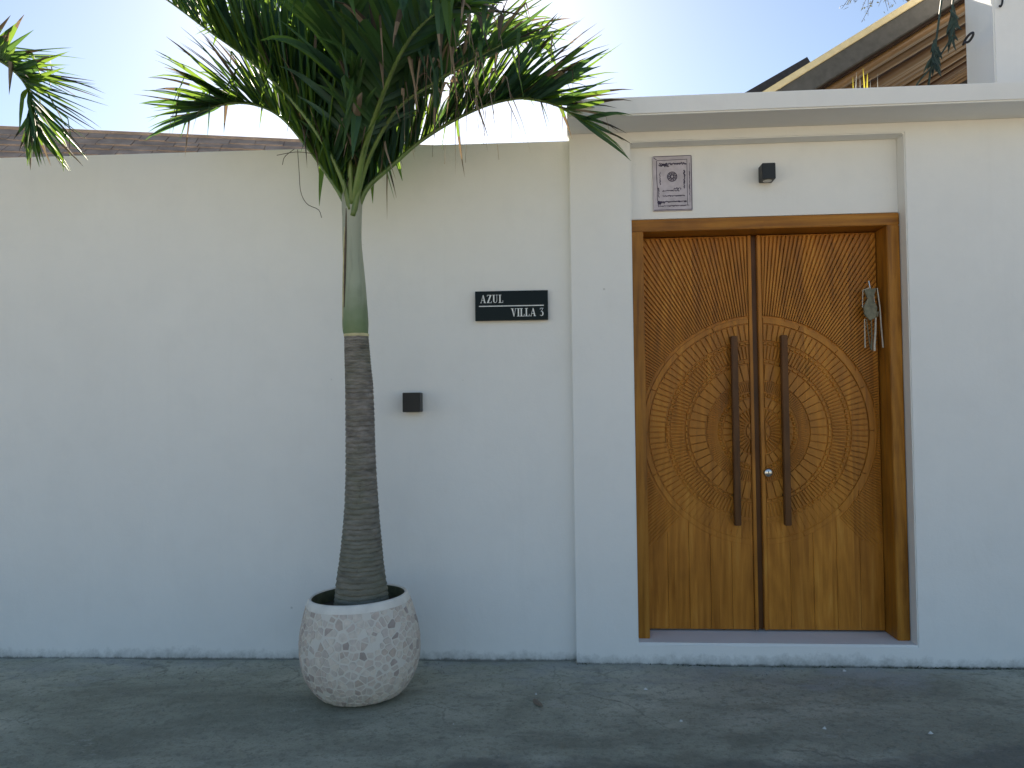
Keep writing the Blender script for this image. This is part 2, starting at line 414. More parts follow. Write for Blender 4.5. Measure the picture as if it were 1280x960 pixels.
# ------------------------------------------------------------------ gate wall (turned about one degree)
GA = -0.0186
G0 = Vector((.112, -.0591 + math.tan(GA) * (.112 - .33), 0))
UW = 6.0
R0, R1, RB, RT = .345, 1.846, .116, 2.932        # recess in the gate wall
RD = .10
ZS = 2.989
gate = empty('gate_wall', G0, (0, 0, GA))
tag(gate, 'white gate wall with recessed doorway and projecting flat canopy', 'gate')
def gate_body():
    us = [0, R0, R1, UW]; zs = [-.25, RB, RT, ZS]
    V, F = [], []
    def q(*p):
        n = len(V); V.extend(p); F.append(tuple(range(n, n + len(p))))
    for i in range(3):
        for j in range(3):
            if i == 1 and j == 1: continue
            q((us[i], 0, zs[j]), (us[i + 1], 0, zs[j]), (us[i + 1], 0, zs[j + 1]), (us[i], 0, zs[j + 1]))
    B = .36
    q((R0, 0, RB), (R0, B, RB), (R0, B, RT), (R0, 0, RT))
    q((R1, 0, RB), (R1, B, RB), (R1, B, RT), (R1, 0, RT))
    q((R0, 0, RT), (R1, 0, RT), (R1, B, RT), (R0, B, RT))
    q((R0, 0, RB), (R1, 0, RB), (R1, B, RB), (R0, B, RB))
    q((R0, B, RB), (R1, B, RB), (R1, B, RT), (R0, B, RT))
    q((0, 0, -.25), (0, .4, -.25), (0, .4, ZS), (0, 0, ZS))
    q((0, .4, -.25), (UW, .4, -.25), (UW, .4, ZS), (0, .4, ZS))
    q((UW, 0, -.25), (UW, .4, -.25), (UW, .4, ZS), (UW, 0, ZS))
    q((0, 0, ZS), (UW, 0, ZS), (UW, .4, ZS), (0, .4, ZS))
    me = bpy.data.meshes.new('wall_body'); me.from_pydata(V, [], F)
    bm = bmesh.new(); bm.from_mesh(me)
    bmesh.ops.remove_doubles(bm, verts=bm.verts, dist=1e-5)
    bmesh.ops.recalc_face_normals(bm, faces=bm.faces)
    ed = [e for e in bm.edges if len(e.link_faces) == 2 and e.calc_face_angle(0) > .5]
    bmesh.ops.bevel(bm, geom=ed, offset=.006, segments=2, affect='EDGES')
    bm.to_mesh(me); bm.free(); me.materials.append(WHITE)
    o = bpy.data.objects.new('wall_body', me); COL.objects.link(o); o.parent = gate
    box('lintel_panel', R0 + .001, R1 - .001, RD, .355, 2.514, RT - .001, WHITE, gate)
    box('canopy_slab', -.012, UW, -.262, .52, ZS + .001, ZS + .101, WHITE, gate, bevel=.008)
    # cement threshold, a little rough
    box('threshold', R0 + .003, R1 - .003, .008, .35, RB - .004, RB + .006, WHITE, gate, bevel=.003)
gate_body()
def G(u, y, z):
    return G0 + Vector((u * math.cos(GA) - y * math.sin(GA), u * math.sin(GA) + y * math.cos(GA), z))

# ------------------------------------------------------------------ carved double door
DX = (R0 + R1) / 2
door = empty('carved_double_door', G(DX, RD, RB + .006), (0, 0, GA))
tag(door, 'carved teak double door with sunburst mandala and long bar handles', 'door')
DW, DH, FW = (R1 - R0) / 2 - .004, 2.385, .068
LY = .140                     # face of the leaves behind the frame front
CX, CZ, RR = -.022, 1.160, .665
def build_door():
    y0, y1 = -.018, .235
    fr = empty('frame', parent=door)
    box('jamb', -DW, -DW + FW, y0, y1, 0, DH - FW, FRAMEWOOD, fr, bevel=.004)
    box('jamb', DW - FW, DW, y0, y1, 0, DH - FW, FRAMEWOOD, fr, bevel=.004)
    box('head', -DW, DW, y0 - .001, y1, DH - FW + .0005, DH, HEADWOOD, fr, bevel=.004)
    inner = DW - FW
    gap = .017
    for side in (-1, 1):
        xa, xb = (-inner + .003, CX - gap) if side < 0 else (CX + gap, inner - .003)
        z0, z1 = .012, DH - FW - .006
        leaf = box('door_leaf', xa, xb, LY + .012, LY + .05, z0, z1, WOOD, door, bevel=.002)
        tag(leaf, 'left leaf carved with half a sunburst' if side < 0 else 'right leaf carved with half a sunburst and fitted with a round lock')
        # meeting stile strip standing a little proud
        sx = (xb - .020, xb) if side < 0 else (xa, xa + .022)
        box('stile_strip', sx[0], sx[1], LY - .010, LY + .0115, z0, z1, WOOD, leaf, bevel=.003)
        ca, cb = (xa, sx[0] - .0015) if side < 0 else (sx[1] + .0015, xb)
        # planks
        n = 5
        for i in range(n):
            pa = ca + (cb - ca) * i / n; pb = ca + (cb - ca) * (i + 1) / n
            box('plank', pa + .0006, pb - .0006, LY + .001 + rnd.uniform(0, .0008), LY + .0118, z0, z1, WOOD, leaf, bevel=.0015, seg=1)
        ca += .004; cb -= .004
        zt = z1 - .006
        def clampx(x): return max(ca, min(cb, x))
        def piece(name, r0, r1, a0, a1, h, inset, sub=1, parent=leaf, collect=None, outer=None):
            """a raised wedge between two radii and two angles (radians), cut off at the leaf edges"""
            def pt(r, a): return (clampx(CX + r * math.cos(a)), min(zt, CZ + r * math.sin(a)))
            angs = [a0 + (a1 - a0) * k / sub for k in range(sub + 1)]
            if outer: lo = [pt(r0, a) for a in angs]; hi = [pt(outer(a), a) for a in reversed(angs)]
            else: lo = [pt(r0, a) for a in angs]; hi = [pt(r1, a) for a in reversed(angs)]
            ring = lo + hi
            m = len(ring)
            ar = sum(ring[i][0] * ring[(i + 1) % m][1] - ring[(i + 1) % m][0] * ring[i][1] for i in range(m)) / 2
            if abs(ar) < 8e-6: return None
            cx = sum(p[0] for p in ring) / m; cz = sum(p[1] for p in ring) / m
            # inset each corner toward the piece's own mid-lines
            dr = inset
            def ptin(r, a): return pt(r, a)
            da = inset / max(.02, (r0 + r1) / 2)
            a0i, a1i = a0 + min(da, (a1 - a0) * .3), a1 - min(da, (a1 - a0) * .3)
            angi = [a0i + (a1i - a0i) * k / sub for k in range(sub + 1)]
            lo2 = [pt(r0 + dr, a) for a in angi]
            hi2 = [pt((outer(a) if outer else r1) - dr, a) for a in reversed(angi)]
            top = lo2 + hi2
            V = [(x, LY + .0006, z) for x, z in ring] + [(x, LY - h, z) for x, z in top]
            Fc = [tuple(range(m, 2 * m))] + [(i, (i + 1) % m, m + (i + 1) % m, m + i) for i in range(m)]
            if collect is not None: collect.append((V, Fc)); return None
            o = mk(name, V, Fc, WOOD, parent); return o
        lo_a, hi_a = (90, 270) if side < 0 else (-90, 90)
        # rays outside the wheel
        rout0 = RR + .012
        def bound(a):
            c, s = math.cos(a), math.sin(a); r = 9
            if c < -1e-6: r = min(r, (ca - CX) / c)
            if c > 1e-6: r = min(r, (cb - CX) / c)
            if s > 1e-6: r = min(r, (zt - CZ) / s)
            if s < -1e-6: r = min(r, (.02 - CZ) / s)
            return r
        pitch = rad(1.18)
        span = rad(138)
        k = 0
        while True:
            a_off = rad(.3) + k * pitch; k += 1
            if a_off > span: break
            am = math.pi / 2 + a_off if side < 0 else math.pi / 2 - a_off
            w2 = pitch * (.385 + rnd.uniform(-.02, .03))
            low = max(0, (a_off - rad(92)) / rad(46))
            h = .0125 * (1 - .78 * low) * rnd.uniform(.9, 1.08)
            rlim = 9 if low == 0 else RR + .50 - .30 * low + rnd.uniform(-.05, .05)
            out = (lambda a, q=rlim: max(rout0, min(bound(a) - .002, q)))
            if out(am) - rout0 < .012: continue
            piece('carved_ray', rout0, out(am), am - w2, am + w2, h, .0022, outer=out)
        def ringp(name, r0, r1, step, fill, h, inset, sub=1, fade=None, collect=None, start=0.0, skip=0.0):
            n = int(round(180 / step))
            for i in range(n):
                am = rad(lo_a + (i + .5) * 180 / n)
                dn = max(0, -math.sin(am))
                hh = h
                if fade and dn > fade[0]:
                    hh = h * max(.08, 1 - (dn - fade[0]) / (fade[1] - fade[0]))
                if rnd.random() < skip: hh *= .4
                piece(name, r0, r1, am - rad(step) * fill / 2, am + rad(step) * fill / 2, hh * rnd.uniform(.88, 1.1), inset, sub, collect=collect)
        ringp('border_segment', .632, .662, 22.5, .996, .0090, .002, 10, fade=(.45, .95))
        ringp('carved_tile', .533, .628, 3.1, .86, .0085, .002, 1, fade=(.45, .82))
        beads = []
        ringp('bead', .508, .526, 3.6, .78, .007, .004, 1, fade=(.75, 1.0), collect=beads)
        ringp('carved_tile', .424, .504, 2.45, .76, .0085, .0025, 1, fade=(.85, 1.05))
        ringp('bead', .402, .418, 5.0, .90, .008, .003, 1, fade=(.85, 1.2), collect=beads)
        ringp('carved_petal', .300, .396, 7.2, .94, .0085, .002, 3)
        ribs = []
        ringp('rib', .236, .294, 2.5, .62, .0075, .0012, 1, collect=ribs)
        ringp('bead', .206, .228, 7.5, .80, .008, .006, 2, collect=beads)
        ringp('carved_petal', .145, .200, 12, .92, .008, .0025, 3)
        ringp('carved_petal', .075, .138, 10, .78, .0095, .004, 2)
        ringp('hub_segment', .004, .066, 60, 1.0, .011, .002, 8)
        v, f = merge(beads); tag(mk('bead_ring', v, f, WOOD, leaf), kind='stuff')
        v, f = merge(ribs); tag(mk('rib_ring', v, f, WOOD, leaf), kind='stuff')
        # bar handle on two stand-offs
        hx = CX + .004 + side * .141; hw = .0185
        hz0, hz1 = .622, 1.715
        hd = box('bar_handle', hx - hw, hx + hw, LY - .080, LY - .040, hz0, hz1, BARWOOD, leaf, bevel=.004)
        for hz in (hz0 + .17, hz1 - .17):
            v, f = tube_vf([(hx, LY - .042, hz), (hx, LY - .004, hz)], .014, 12)
            mk('standoff', v, f, BLACK, hd, smooth=False)
    box('astragal', CX - gap + .001, CX + gap - .001, LY + .016, LY + .07, .012, DH - FW - .006, BARWOOD, door)
    # lock cylinder on the right leaf
    leaf = [o for o in door.children if o.name.startswith('door_leaf')][-1]
    lx, lz = CX + .052, .920
    pr = [(.0, LY - .030), (.020, LY - .030), (.0235, LY - .027), (.0245, LY - .020), (.0265, LY - .012), (.0275, LY - .002)]
    V, F = [], []
    n = 28
    for r, y in pr:
        for k in range(n):
            a = 2 * math.pi * k / n; V.append((lx + r * math.cos(a), y, lz + r * math.sin(a)))
    for i in range(len(pr) - 1):
        for k in range(n): F.append((i * n + k, i * n + (k + 1) % n, (i + 1) * n + (k + 1) % n, (i + 1) * n + k))
    lock = mk('lock', V, F, STEEL, leaf, smooth=True)
    box('keyway', lx - .0022, lx + .0022, LY - .0312, LY - .0296, lz - .010, lz + .010, BLACK, lock)
build_door()

# ------------------------------------------------------------------ name plate, wall lamps, plaque, hanging ornament
SER = .16
def glyph(ch):
    """letters as convex pieces in a box about .7 wide and 1 high: thick and hairline strokes with flat serifs"""
    T, t = .17, .055
    def r(x0, x1, y0, y1): return [(x0, y0), (x1, y0), (x1, y1), (x0, y1)]
    def sl(xa, xb, w0): return [(xa, 0), (xa + w0, 0), (xb + w0, 1), (xb, 1)]
    if ch == 'A': return .78, [[(.06, 0), (.06 + t, 0), (.40, .93), (.36, 1.0)], [(.52, 0), (.52 + T + .02, 0), (.44, 1), (.34, 1)], r(.17, .56, .30, .30 + t), r(-.02, .20, 0, t), r(.46, .78, 0, t)]
    if ch == 'Z': return .68, [[(.02, 0), (.02 + T + .03, 0), (.64, 1), (.44, 1)], r(.04, .64, 1 - t, 1), r(.02, .66, 0, t), r(.04, .04 + t, .80, 1), r(.66 - t, .66, 0, .22)]
    if ch == 'U':
        ps = [r(.08, .08 + T, .25, 1), r(.56, .56 + t, .25, 1), r(-.02, .34, 1 - t, 1), r(.46, .70, 1 - t, 1)]
        for k in range(6):
            a0 = math.pi + k * math.pi / 6; a1 = math.pi + (k + 1) * math.pi / 6
            def w(a): return T + (t - T) * (a - math.pi) / math.pi
            def pt(a, off): return (.345 + (.265 - off) * math.cos(a), .26 + (.26 - off * .5) * math.sin(a))
            ps.append([pt(a0, 0), pt(a1, 0), pt(a1, w(a1)), pt(a0, w(a0))])
        return .74, ps
    if ch == 'L': return .62, [r(.08, .08 + T, 0, 1), r(-.02, .36, 1 - t, 1), r(-.02, .58, 0, t), r(.58 - t, .58, 0, .28)]
    if ch == 'V': return .76, [[(.06, 1), (.06 + T + .02, 1), (.44, 0), (.34, 0)], [(.58, 1), (.58 + t, 1), (.42, 0), (.38, .05)], r(-.02, .32, 1 - t, 1), r(.50, .74, 1 - t, 1)]
    if ch == 'I': return .34, [r(.08, .08 + T, 0, 1), r(-.02, .35, 1 - t, 1), r(-.02, .35, 0, t)]
    if ch == '3':
        ps = [[(.06, 1), (.50, 1), (.50, 1 - t), (.06, 1 - t)], [(.46, 1), (.52, 1), (.28, .58), (.22, .60)], r(.06, .06 + t, .82, 1)]
        for k in range(8):
            a0 = rad(110 - k * 250 / 8); a1 = rad(110 - (k + 1) * 250 / 8)
            def w(a): return t + (T - t) * max(0, math.cos(a))
            def pt(a, off): return (.26 + (.28 - off) * math.cos(a), .31 + (.31 - off) * math.sin(a))
            ps.append([pt(a0, 0), pt(a1, 0), pt(a1, w(a1)), pt(a0, w(a0))])
        return .58, ps
    return .36, []
def lettering(text, x_left, z0, h, y, parent, name='letter', sx=1.0, space=.10):
    x = x_left
    for ch in text:
        wd, ps = glyph(ch)
        if ps:
            parts = []
            for p in ps:
                m = len(p)
                V = [(x + a * h * sx, y, z0 + b * h) for a, b in p] + [(x + a * h * sx, y + .003, z0 + b * h) for a, b in p]
                parts.append((V, [tuple(range(m)), tuple(range(m, 2 * m))] + [(i, (i + 1) % m, m + (i + 1) % m, m + i) for i in range(m)]))
            for i, pp in enumerate(parts): parts[i] = ([(a, b - .00015 * i, c) for a, b, c in pp[0]], pp[1])
            v, f = merge(parts); mk(name, v, f, LETTER, parent)
        x += (wd + space) * h * sx
    return x
def text_width(text, h, sx=1.0, space=.10): return sum((glyph(c)[0] + space) * h * sx for c in text) - space * h * sx
def name_plate():
    a, b = P(594, 382, -.03), P(685, 381, -.03)
    zc = (P(640, 382.0, -.03)).z
    xa, xb = a.x, b.x; wd = xb - xa; hh = .170
    e = empty('name_plate', ((xa + xb) / 2, 0, zc - hh / 2)); tag(e, 'glossy black name plate reading AZUL VILLA 3 on the white wall', 'sign')
    box('panel', -wd / 2, wd / 2, -.032, -.012, 0, hh, GLOSS, e, bevel=.0015)
    for sx in (-1, 1): box('spacer', sx * wd * .36 - .015, sx * wd * .36 + .015, -.012, 0, hh * .3, hh * .7, BLACK, e)
    y = -.0342
    lettering('AZUL', -wd / 2 + .030, hh * .60, .046, y, e, sx=.92)
    box('rule', -wd / 2 + .022, wd / 2 - .024, y, y + .003, hh * .475, hh * .475 + .0052, LETTER, e)
    tw = text_width('VILLA 3', .046, .92, .06)
    lettering('VILLA 3', wd / 2 - .024 - tw, hh * .13, .046, y, e, sx=.92, space=.06)
name_plate()

def lamps():
    c = P(516, 503, -.05)
    e = empty('wall_lamp', (c.x, 0, c.z)); tag(e, 'black cube wall lamp between the palm trunk and the name plate', 'lamp', 'black box lamps on the walls')
    box('body', -.050, .050, -.098, -.008, -.055, .055, BLACK, e, bevel=.002)
    box('back_plate', -.044, .044, -.008, .0, -.049, .049, BLACK, e)
    box('lens', -.034, .034, -.082, -.026, -.0585, -.0551, LENS, e)
    # lamp over the door, in the gate's own frame
    d = P(957, 218, .0)
    u = ((d - G0).x) / math.cos(GA)
    e = empty('wall_lamp', G(u, RD, d.z), (0, 0, GA)); tag(e, 'black box wall lamp on the panel above the carved door', 'lamp', 'black box lamps on the walls')
    box('body', -.037, .037, -.094, -.006, -.045, .045, BLACK, e, bevel=.003)
    box('back_plate', -.033, .033, -.006, .0, -.04, .04, BLACK, e)
    V, F = tube_vf([(0, -.055, -.0451), (0, -.055, -.0485)], .024, 20); mk('lens', V, F, LENS, e)
lamps()

def ribbon(pts, w, y):
    """flat stroke along (x,z) points"""
    V, F = [], []
    n = len(pts)
    for i, (x, z) in enumerate(pts):
        a = pts[max(i - 1, 0)]; b = pts[min(i + 1, n - 1)]
        tx, tz = b[0] - a[0], b[1] - a[1]; L = math.hypot(tx, tz) or 1e-6
        ww = w[i] if isinstance(w, list) else w
        V += [(x - tz / L * ww / 2, y, z + tx / L * ww / 2), (x + tz / L * ww / 2, y, z - tx / L * ww / 2)]
    for i in range(n - 1): F.append((2 * i, 2 * i + 1, 2 * i + 3, 2 * i + 2))
    return V, F
def plaque():
    c0 = P(815.5, 265, .03); c1 = P(864.5, 194, .03)
    wd, hh = .222, .318
    zc = (c0.z + c1.z) / 2; xc = (c0.x + c1.x) / 2
    u = (xc - G0.x) / math.cos(GA)
    e = empty('inscribed_plaque', G(u, RD, zc - hh / 2), (0, 0, GA)); tag(e, 'lilac grey stone plaque with dark script above the door', 'plaque')
    box('slab', -wd / 2, wd / 2, -.016, .0, 0, hh, PLAQUE, e, bevel=.0015)
    r = random.Random(3); cnt = [0]
    def yy(): cnt[0] += 1; return -.0166 - cnt[0] * .000012
    X = lambda a: (a - .5) * wd
    Z = lambda b: (1 - b) * hh
    def stroke(pts, w): return ribbon([(X(a), Z(b)) for a, b in pts], w, yy())
    S = []
    for pts, w in (([(.02, .012), (.98, .008)], .0035), ([(.985, .02), (.985, .985)], .004), ([(.02, .985), (.98, .985)], .0035), ([(.02, .03), (.10, .07)], .004)):
        S.append(stroke(pts, w))
    v, f = merge(S); mk('border', v, f, INK, e)
    S = []
    for pts, w in (([(.10, .085), (.88, .075)], .003), ([(.095, .09), (.095, .40), (.11, .60), (.10, .75), (.13, .93)], .0035), ([(.875, .08), (.87, .90)], .0028), ([(.94, .14), (.935, .86)], .0018)):
        S.append(stroke(pts, w))
    v, f = merge(S); mk('inner_frame', v, f, INK, e)
    def script(x0, x1, zc, amp, w, dens=26, vertical=False):
        parts = []
        x = x0
        while x < x1:
            L = r.uniform(.03, .09); pts = []
            n = 7
            ph = r.uniform(0, 6)
            for k in range(n):
                s = k / (n - 1)
                a = x + L * s; b = zc + amp * math.sin(ph + s * r.uniform(3, 8)) * r.uniform(.4, 1)
                pts.append((zc + (b - zc), a) if vertical else (a, b))
            parts.append(stroke(pts, w * r.uniform(.6, 1.5)))
            x += L * r.uniform(.75, 1.15)
        if not vertical: parts.append(stroke([(x0, zc), ((x0 + x1) / 2, zc - .004), (x1, zc - .008)], w * .7))
        return parts
    def line(*a, **k):
        v, f = merge(script(*a, **k)); mk('script_line', v, f, INK, e)
    line(.17, .82, .150, .026, .0042); line(.15, .33, .175, .030, .0060)
    line(.24, .66, .640, .016, .0026); line(.52, .66, .605, .030, .0030)
    line(.24, .78, .735, .014, .0032); line(.13, .84, .840, .016, .0044); line(.11, .26, .850, .040, .0060)
    line(.15, .90, .915, .010, .0030)
    line(.27, .58, .80, .020, .0055, vertical=True); line(.30, .50, .18, .014, .0034, vertical=True); line(.30, .72, .935, .012, .0034, vertical=True); line(.58, .74, .14, .016, .004, vertical=True)
    S = []
    cxe, cze = .49, .385
    for rr_, w in ((.118, .0045), (.085, .0035), (.045, .006)):
        n = 26
        S.append(stroke([(cxe + rr_ * math.cos(2 * math.pi * k / n), cze + rr_ * .72 * math.sin(2 * math.pi * k / n)) for k in range(n + 1)], w))
    for k in range(9):
        a = 2 * math.pi * k / 9 + .2
        S.append(stroke([(cxe + .05 * math.cos(a), cze + .036 * math.sin(a)), (cxe + .11 * math.cos(a + .35), cze + .08 * math.sin(a + .35))], .0032))
    v, f = merge(S); mk('emblem', v, f, INK, e)
plaque()

def ornament():
    # woven palm-leaf charm hanging on the right leaf
    c = P(1086.5, 358, .10)
    u = (c - G0).x / math.cos(GA)
    e = empty('hanging_charm', G(u, RD + LY - .070, c.z), (0, 0, GA)); tag(e, 'dried woven palm leaf charm with tassels hanging on the right door leaf', 'ornament')
    r = random.Random(5)
    k = .0046 * 1.03
    def q(x, z): return ((x - 1090) * k * 1.0, (358 - z) * k)
    def slab(name, pts, d0, d1, mat):
        n = len(pts); V = [(*q(*p)[:1], d0, q(*p)[1]) for p in pts] + [(q(*p)[0], d1, q(*p)[1]) for p in pts]
        return mk(name, V, [tuple(range(n)), tuple(range(n, 2 * n))] + [(i, (i + 1) % n, n + (i + 1) % n, n + i) for i in range(n)], mat, e, bevel=.002, seg=1)
    v, f = tube_vf([(q(1088, 352)[0], .072, q(1088, 352)[1]), (q(1088, 352)[0], .004, q(1088, 352)[1]), (q(1089, 362)[0], 0, q(1089, 362)[1])], .003, 6); mk('hook', v, f, STEEL, e)
    slab('woven_bow', [(1081, 362), (1096, 361), (1091, 375), (1086, 376)], -.010, .004, TASSEL)
    slab('woven_bow', [(1085, 374), (1091, 374), (1096, 384), (1094, 397), (1087, 400), (1081, 393), (1080, 383)], -.014, .004, TASSEL)
    slab('woven_tail', [(1094, 390), (1098, 389), (1097, 396), (1093, 395)], -.008, .003, TASSEL)
    def strand(pts, w, mat=STRAW):
        P3 = [(q(*p)[0], -.006 + r.uniform(-.005, .003), q(*p)[1]) for p in pts]
        w *= 1.6
        v, f = tube_vf(P3, [w * (.8 + .4 * i / (len(P3) - 1)) for i in range(len(P3))], 6, .5); mk('strand', v, f, mat, e)
    strand([(1080, 363), (1089, 360)], .003)
    strand([(1080, 363), (1079.5, 374), (1079, 384)], .0026)
    strand([(1097, 361), (1099, 385), (1100, 405), (1102, 433)], .0042)
    strand([(1081, 398), (1081, 415), (1080.5, 433)], .0035)
    strand([(1083, 398), (1085, 418), (1087, 434)], .0032, TASSEL)
    strand([(1094, 397), (1093, 412), (1091.5, 430), (1091.5, 437)], .0065)
    strand([(1089, 399), (1089, 420), (1088, 436)], .0045, TASSEL)
    strand([(1092, 363), (1093, 380)], .0025)
ornament()

# ------------------------------------------------------------------ potted palms
PY = -.53
def pot(loc, tilt=(0, 0, 0), label='', seed=1, parts=300):
    e = empty('mosaic_pot', loc, tilt); tag(e, label, 'pot', 'mosaic pots in front of the wall')
    prof = [(.150, 0.0), (.178, .003), (.204, .015), (.229, .038), (.253, .070), (.277, .114), (.293, .166), (.300, .226), (.299, .286), (.290, .350), (.275, .410), (.259, .464),
            (.256, .475), (.251, .490), (.244, .499), (.237, .502), (.232, .495), (.230, .470), (.236, .42), (.24, .36)]
    body = mk('body', *lathe_vf([(0.001, 0.001)] + prof[:12], 64), GROUT, e, smooth=True)
    mk('rim', *lathe_vf(prof[11:17], 64), RIMW, e, smooth=True)
    mk('inside', *lathe_vf(prof[16:], 48), POTIN, e, smooth=True)
    V, F = lathe_vf([(.242, .435), (.12, .445), (.001, .45)], 40); mk('soil', V, F, SOIL, e, smooth=True)
    # voronoi mosaic over the belly: seeds in (arc length, profile length)
    r = random.Random(seed)
    sp = prof[2:12]; S = [0]
    for a, b in zip(sp, sp[1:]): S.append(S[-1] + math.hypot(b[0] - a[0], b[1] - a[1]))
    Ltot = S[-1]; RM = .285; CIRC = 2 * math.pi * RM
    def at(u, s):
        s = max(0, min(Ltot, s)); i = 0
        while i < len(S) - 2 and s > S[i + 1]: i += 1
        k = (s - S[i]) / (S[i + 1] - S[i]); rr = sp[i][0] + (sp[i + 1][0] - sp[i][0]) * k; z = sp[i][1] + (sp[i + 1][1] - sp[i][1]) * k
        dr = sp[i + 1][0] - sp[i][0]; dz = sp[i + 1][1] - sp[i][1]; L = math.hypot(dr, dz)
        a = u / RM
        n = Vector((math.cos(a) * dz / L, math.sin(a) * dz / L, -dr / L))
        return Vector((rr * math.cos(a), rr * math.sin(a), z)), n
    seeds = []
    tries = 0
    while len(seeds) < 760 and tries < 30000:
        tries += 1
        p = (r.uniform(0, CIRC), r.uniform(-.012, Ltot + .008))
        md = .015 + .017 * r.random()
        ok = True
        for q in seeds:
            dx = abs(p[0] - q[0]); dx = min(dx, CIRC - dx)
            if dx < md and abs(p[1] - q[1]) < md and dx * dx + (p[1] - q[1]) ** 2 < md * md: ok = False; break
        if ok: seeds.append(p)
    def clip(poly, px, py, nx, ny):
        out = []
        for i in range(len(poly)):
            a, b = poly[i], poly[(i + 1) % len(poly)]
            da = (a[0] - px) * nx + (a[1] - py) * ny; db = (b[0] - px) * nx + (b[1] - py) * ny
            if da <= 0: out.append(a)
            if da * db < 0:
                t = da / (da - db); out.append((a[0] + (b[0] - a[0]) * t, a[1] + (b[1] - a[1]) * t))
        return out
    cells = []
    for p in seeds:
        poly = [(-.05, -.05), (.05, -.05), (.05, .05), (-.05, .05)]
        for q in seeds:
            if q is p: continue
            dx = q[0] - p[0]
            if dx > CIRC / 2: dx -= CIRC
            if dx < -CIRC / 2: dx += CIRC
            dy = q[1] - p[1]; d = math.hypot(dx, dy)
            if d > .10: continue
            g = .0012
            poly = clip(poly, dx / 2 - dx / d * g, dy / 2 - dy / d * g, dx / d, dy / d)
            if len(poly) < 3: break
        if len(poly) < 3: continue
        a0 = 0
        poly = clip(poly, 0, Ltot - p[1], 0, 1)
        if len(poly) >= 3: poly = clip(poly, 0, -p[1], 0, -1)
        if len(poly) < 3: continue
        cells.append((p, poly))
    # the side facing the lane first
    cells.sort(key=lambda c: math.sin(c[0][0] / RM))
    rest = [[] for _ in STONES]
    cells = [c for c in cells if r.random() > (.04 + .30 * max(0, (c[0][1] - Ltot + .06) / .06))]
    for i, (p, poly) in enumerate(cells):
        sh = r.choice((.78, .86, .92, .95))
        poly = [(x * sh * r.uniform(.93, 1.03), y * sh * r.uniform(.93, 1.03)) for x, y in poly]
        h = .0022 + r.uniform(0, .0012)
        V = []; n = len(poly)
        for x, y in poly:
            q, nn = at(p[0] + x, p[1] + y); V.append(q - nn * .001)
        for x, y in poly:
            q, nn = at(p[0] + x * .93, p[1] + y * .93); V.append(q + nn * h)
        Fc = [tuple(range(n, 2 * n))] + [(j, (j + 1) % n, n + (j + 1) % n, n + j) for j in range(n)]
        mi = r.choices(range(len(STONES)), (6, 5, 6, 2, 7, 1, 6, 3))[0]
        if i < parts: mk('mosaic_stone', V, Fc, STONES[mi], e)
        else: rest[mi].append((V, Fc))
    allp = []; fm = []
    for mi, lst in enumerate(rest):
        for v, f in lst: allp.append((v, f)); fm += [mi] * len(f)
    if allp:
        v, f = merge(allp); tag(mk('mosaic_field', v, f, parent=e, mats=STONES, fm=fm), kind='stuff')
    return e

def leaflet(p, d, L, W, droop, rng, nside, fold=None, dry=0.0, seg=7):
    """one palm leaflet: a creased strip. returns verts, faces, per-face material index"""
    V, F, FM = [], [], []
    d = d.normalized(); pos = Vector(p)
    side = d.cross(nside).normalized()
    tw = rng.uniform(-.5, .5)
    for i in range(seg + 1):
        s = i / seg
        wf = (.45 + .55 * min(1, s / .22)) * (1 - max(0, (s - .30) / .70) ** 1.6) if s < 1 else 0.02
        nn = side.cross(d).normalized()
        sd = (side * math.cos(tw * s) + nn * math.sin(tw * s)).normalized()
        nn = sd.cross(d).normalized()
        w = W * max(wf, .03) / 2
        V += [pos - sd * w - nn * w * .45, pos, pos + sd * w - nn * w * .45]
        step = L / seg
        g = droop * (s ** 1.3)
        d = (d + Vector((0, 0, -1)) * g * step * 3.2 + Vector((rng.uniform(-1, 1), rng.uniform(-1, 1), rng.uniform(-1, 1))) * .03).normalized()
        if fold and abs(s - fold) < .5 / seg:
            d = (d * .25 + Vector((rng.uniform(-.25, .25), rng.uniform(-.25, .25), -1))).normalized()
        side = (side - d * side.dot(d)).normalized()
        pos = pos + d * step
    for i in range(seg):
        a = i * 3
        F += [(a, a + 1, a + 4, a + 3), (a + 1, a + 2, a + 5, a + 4)]
        m = 1 if (i + 1) / seg > 1 - dry else 0
        FM += [m, m]
    return V, F, FM

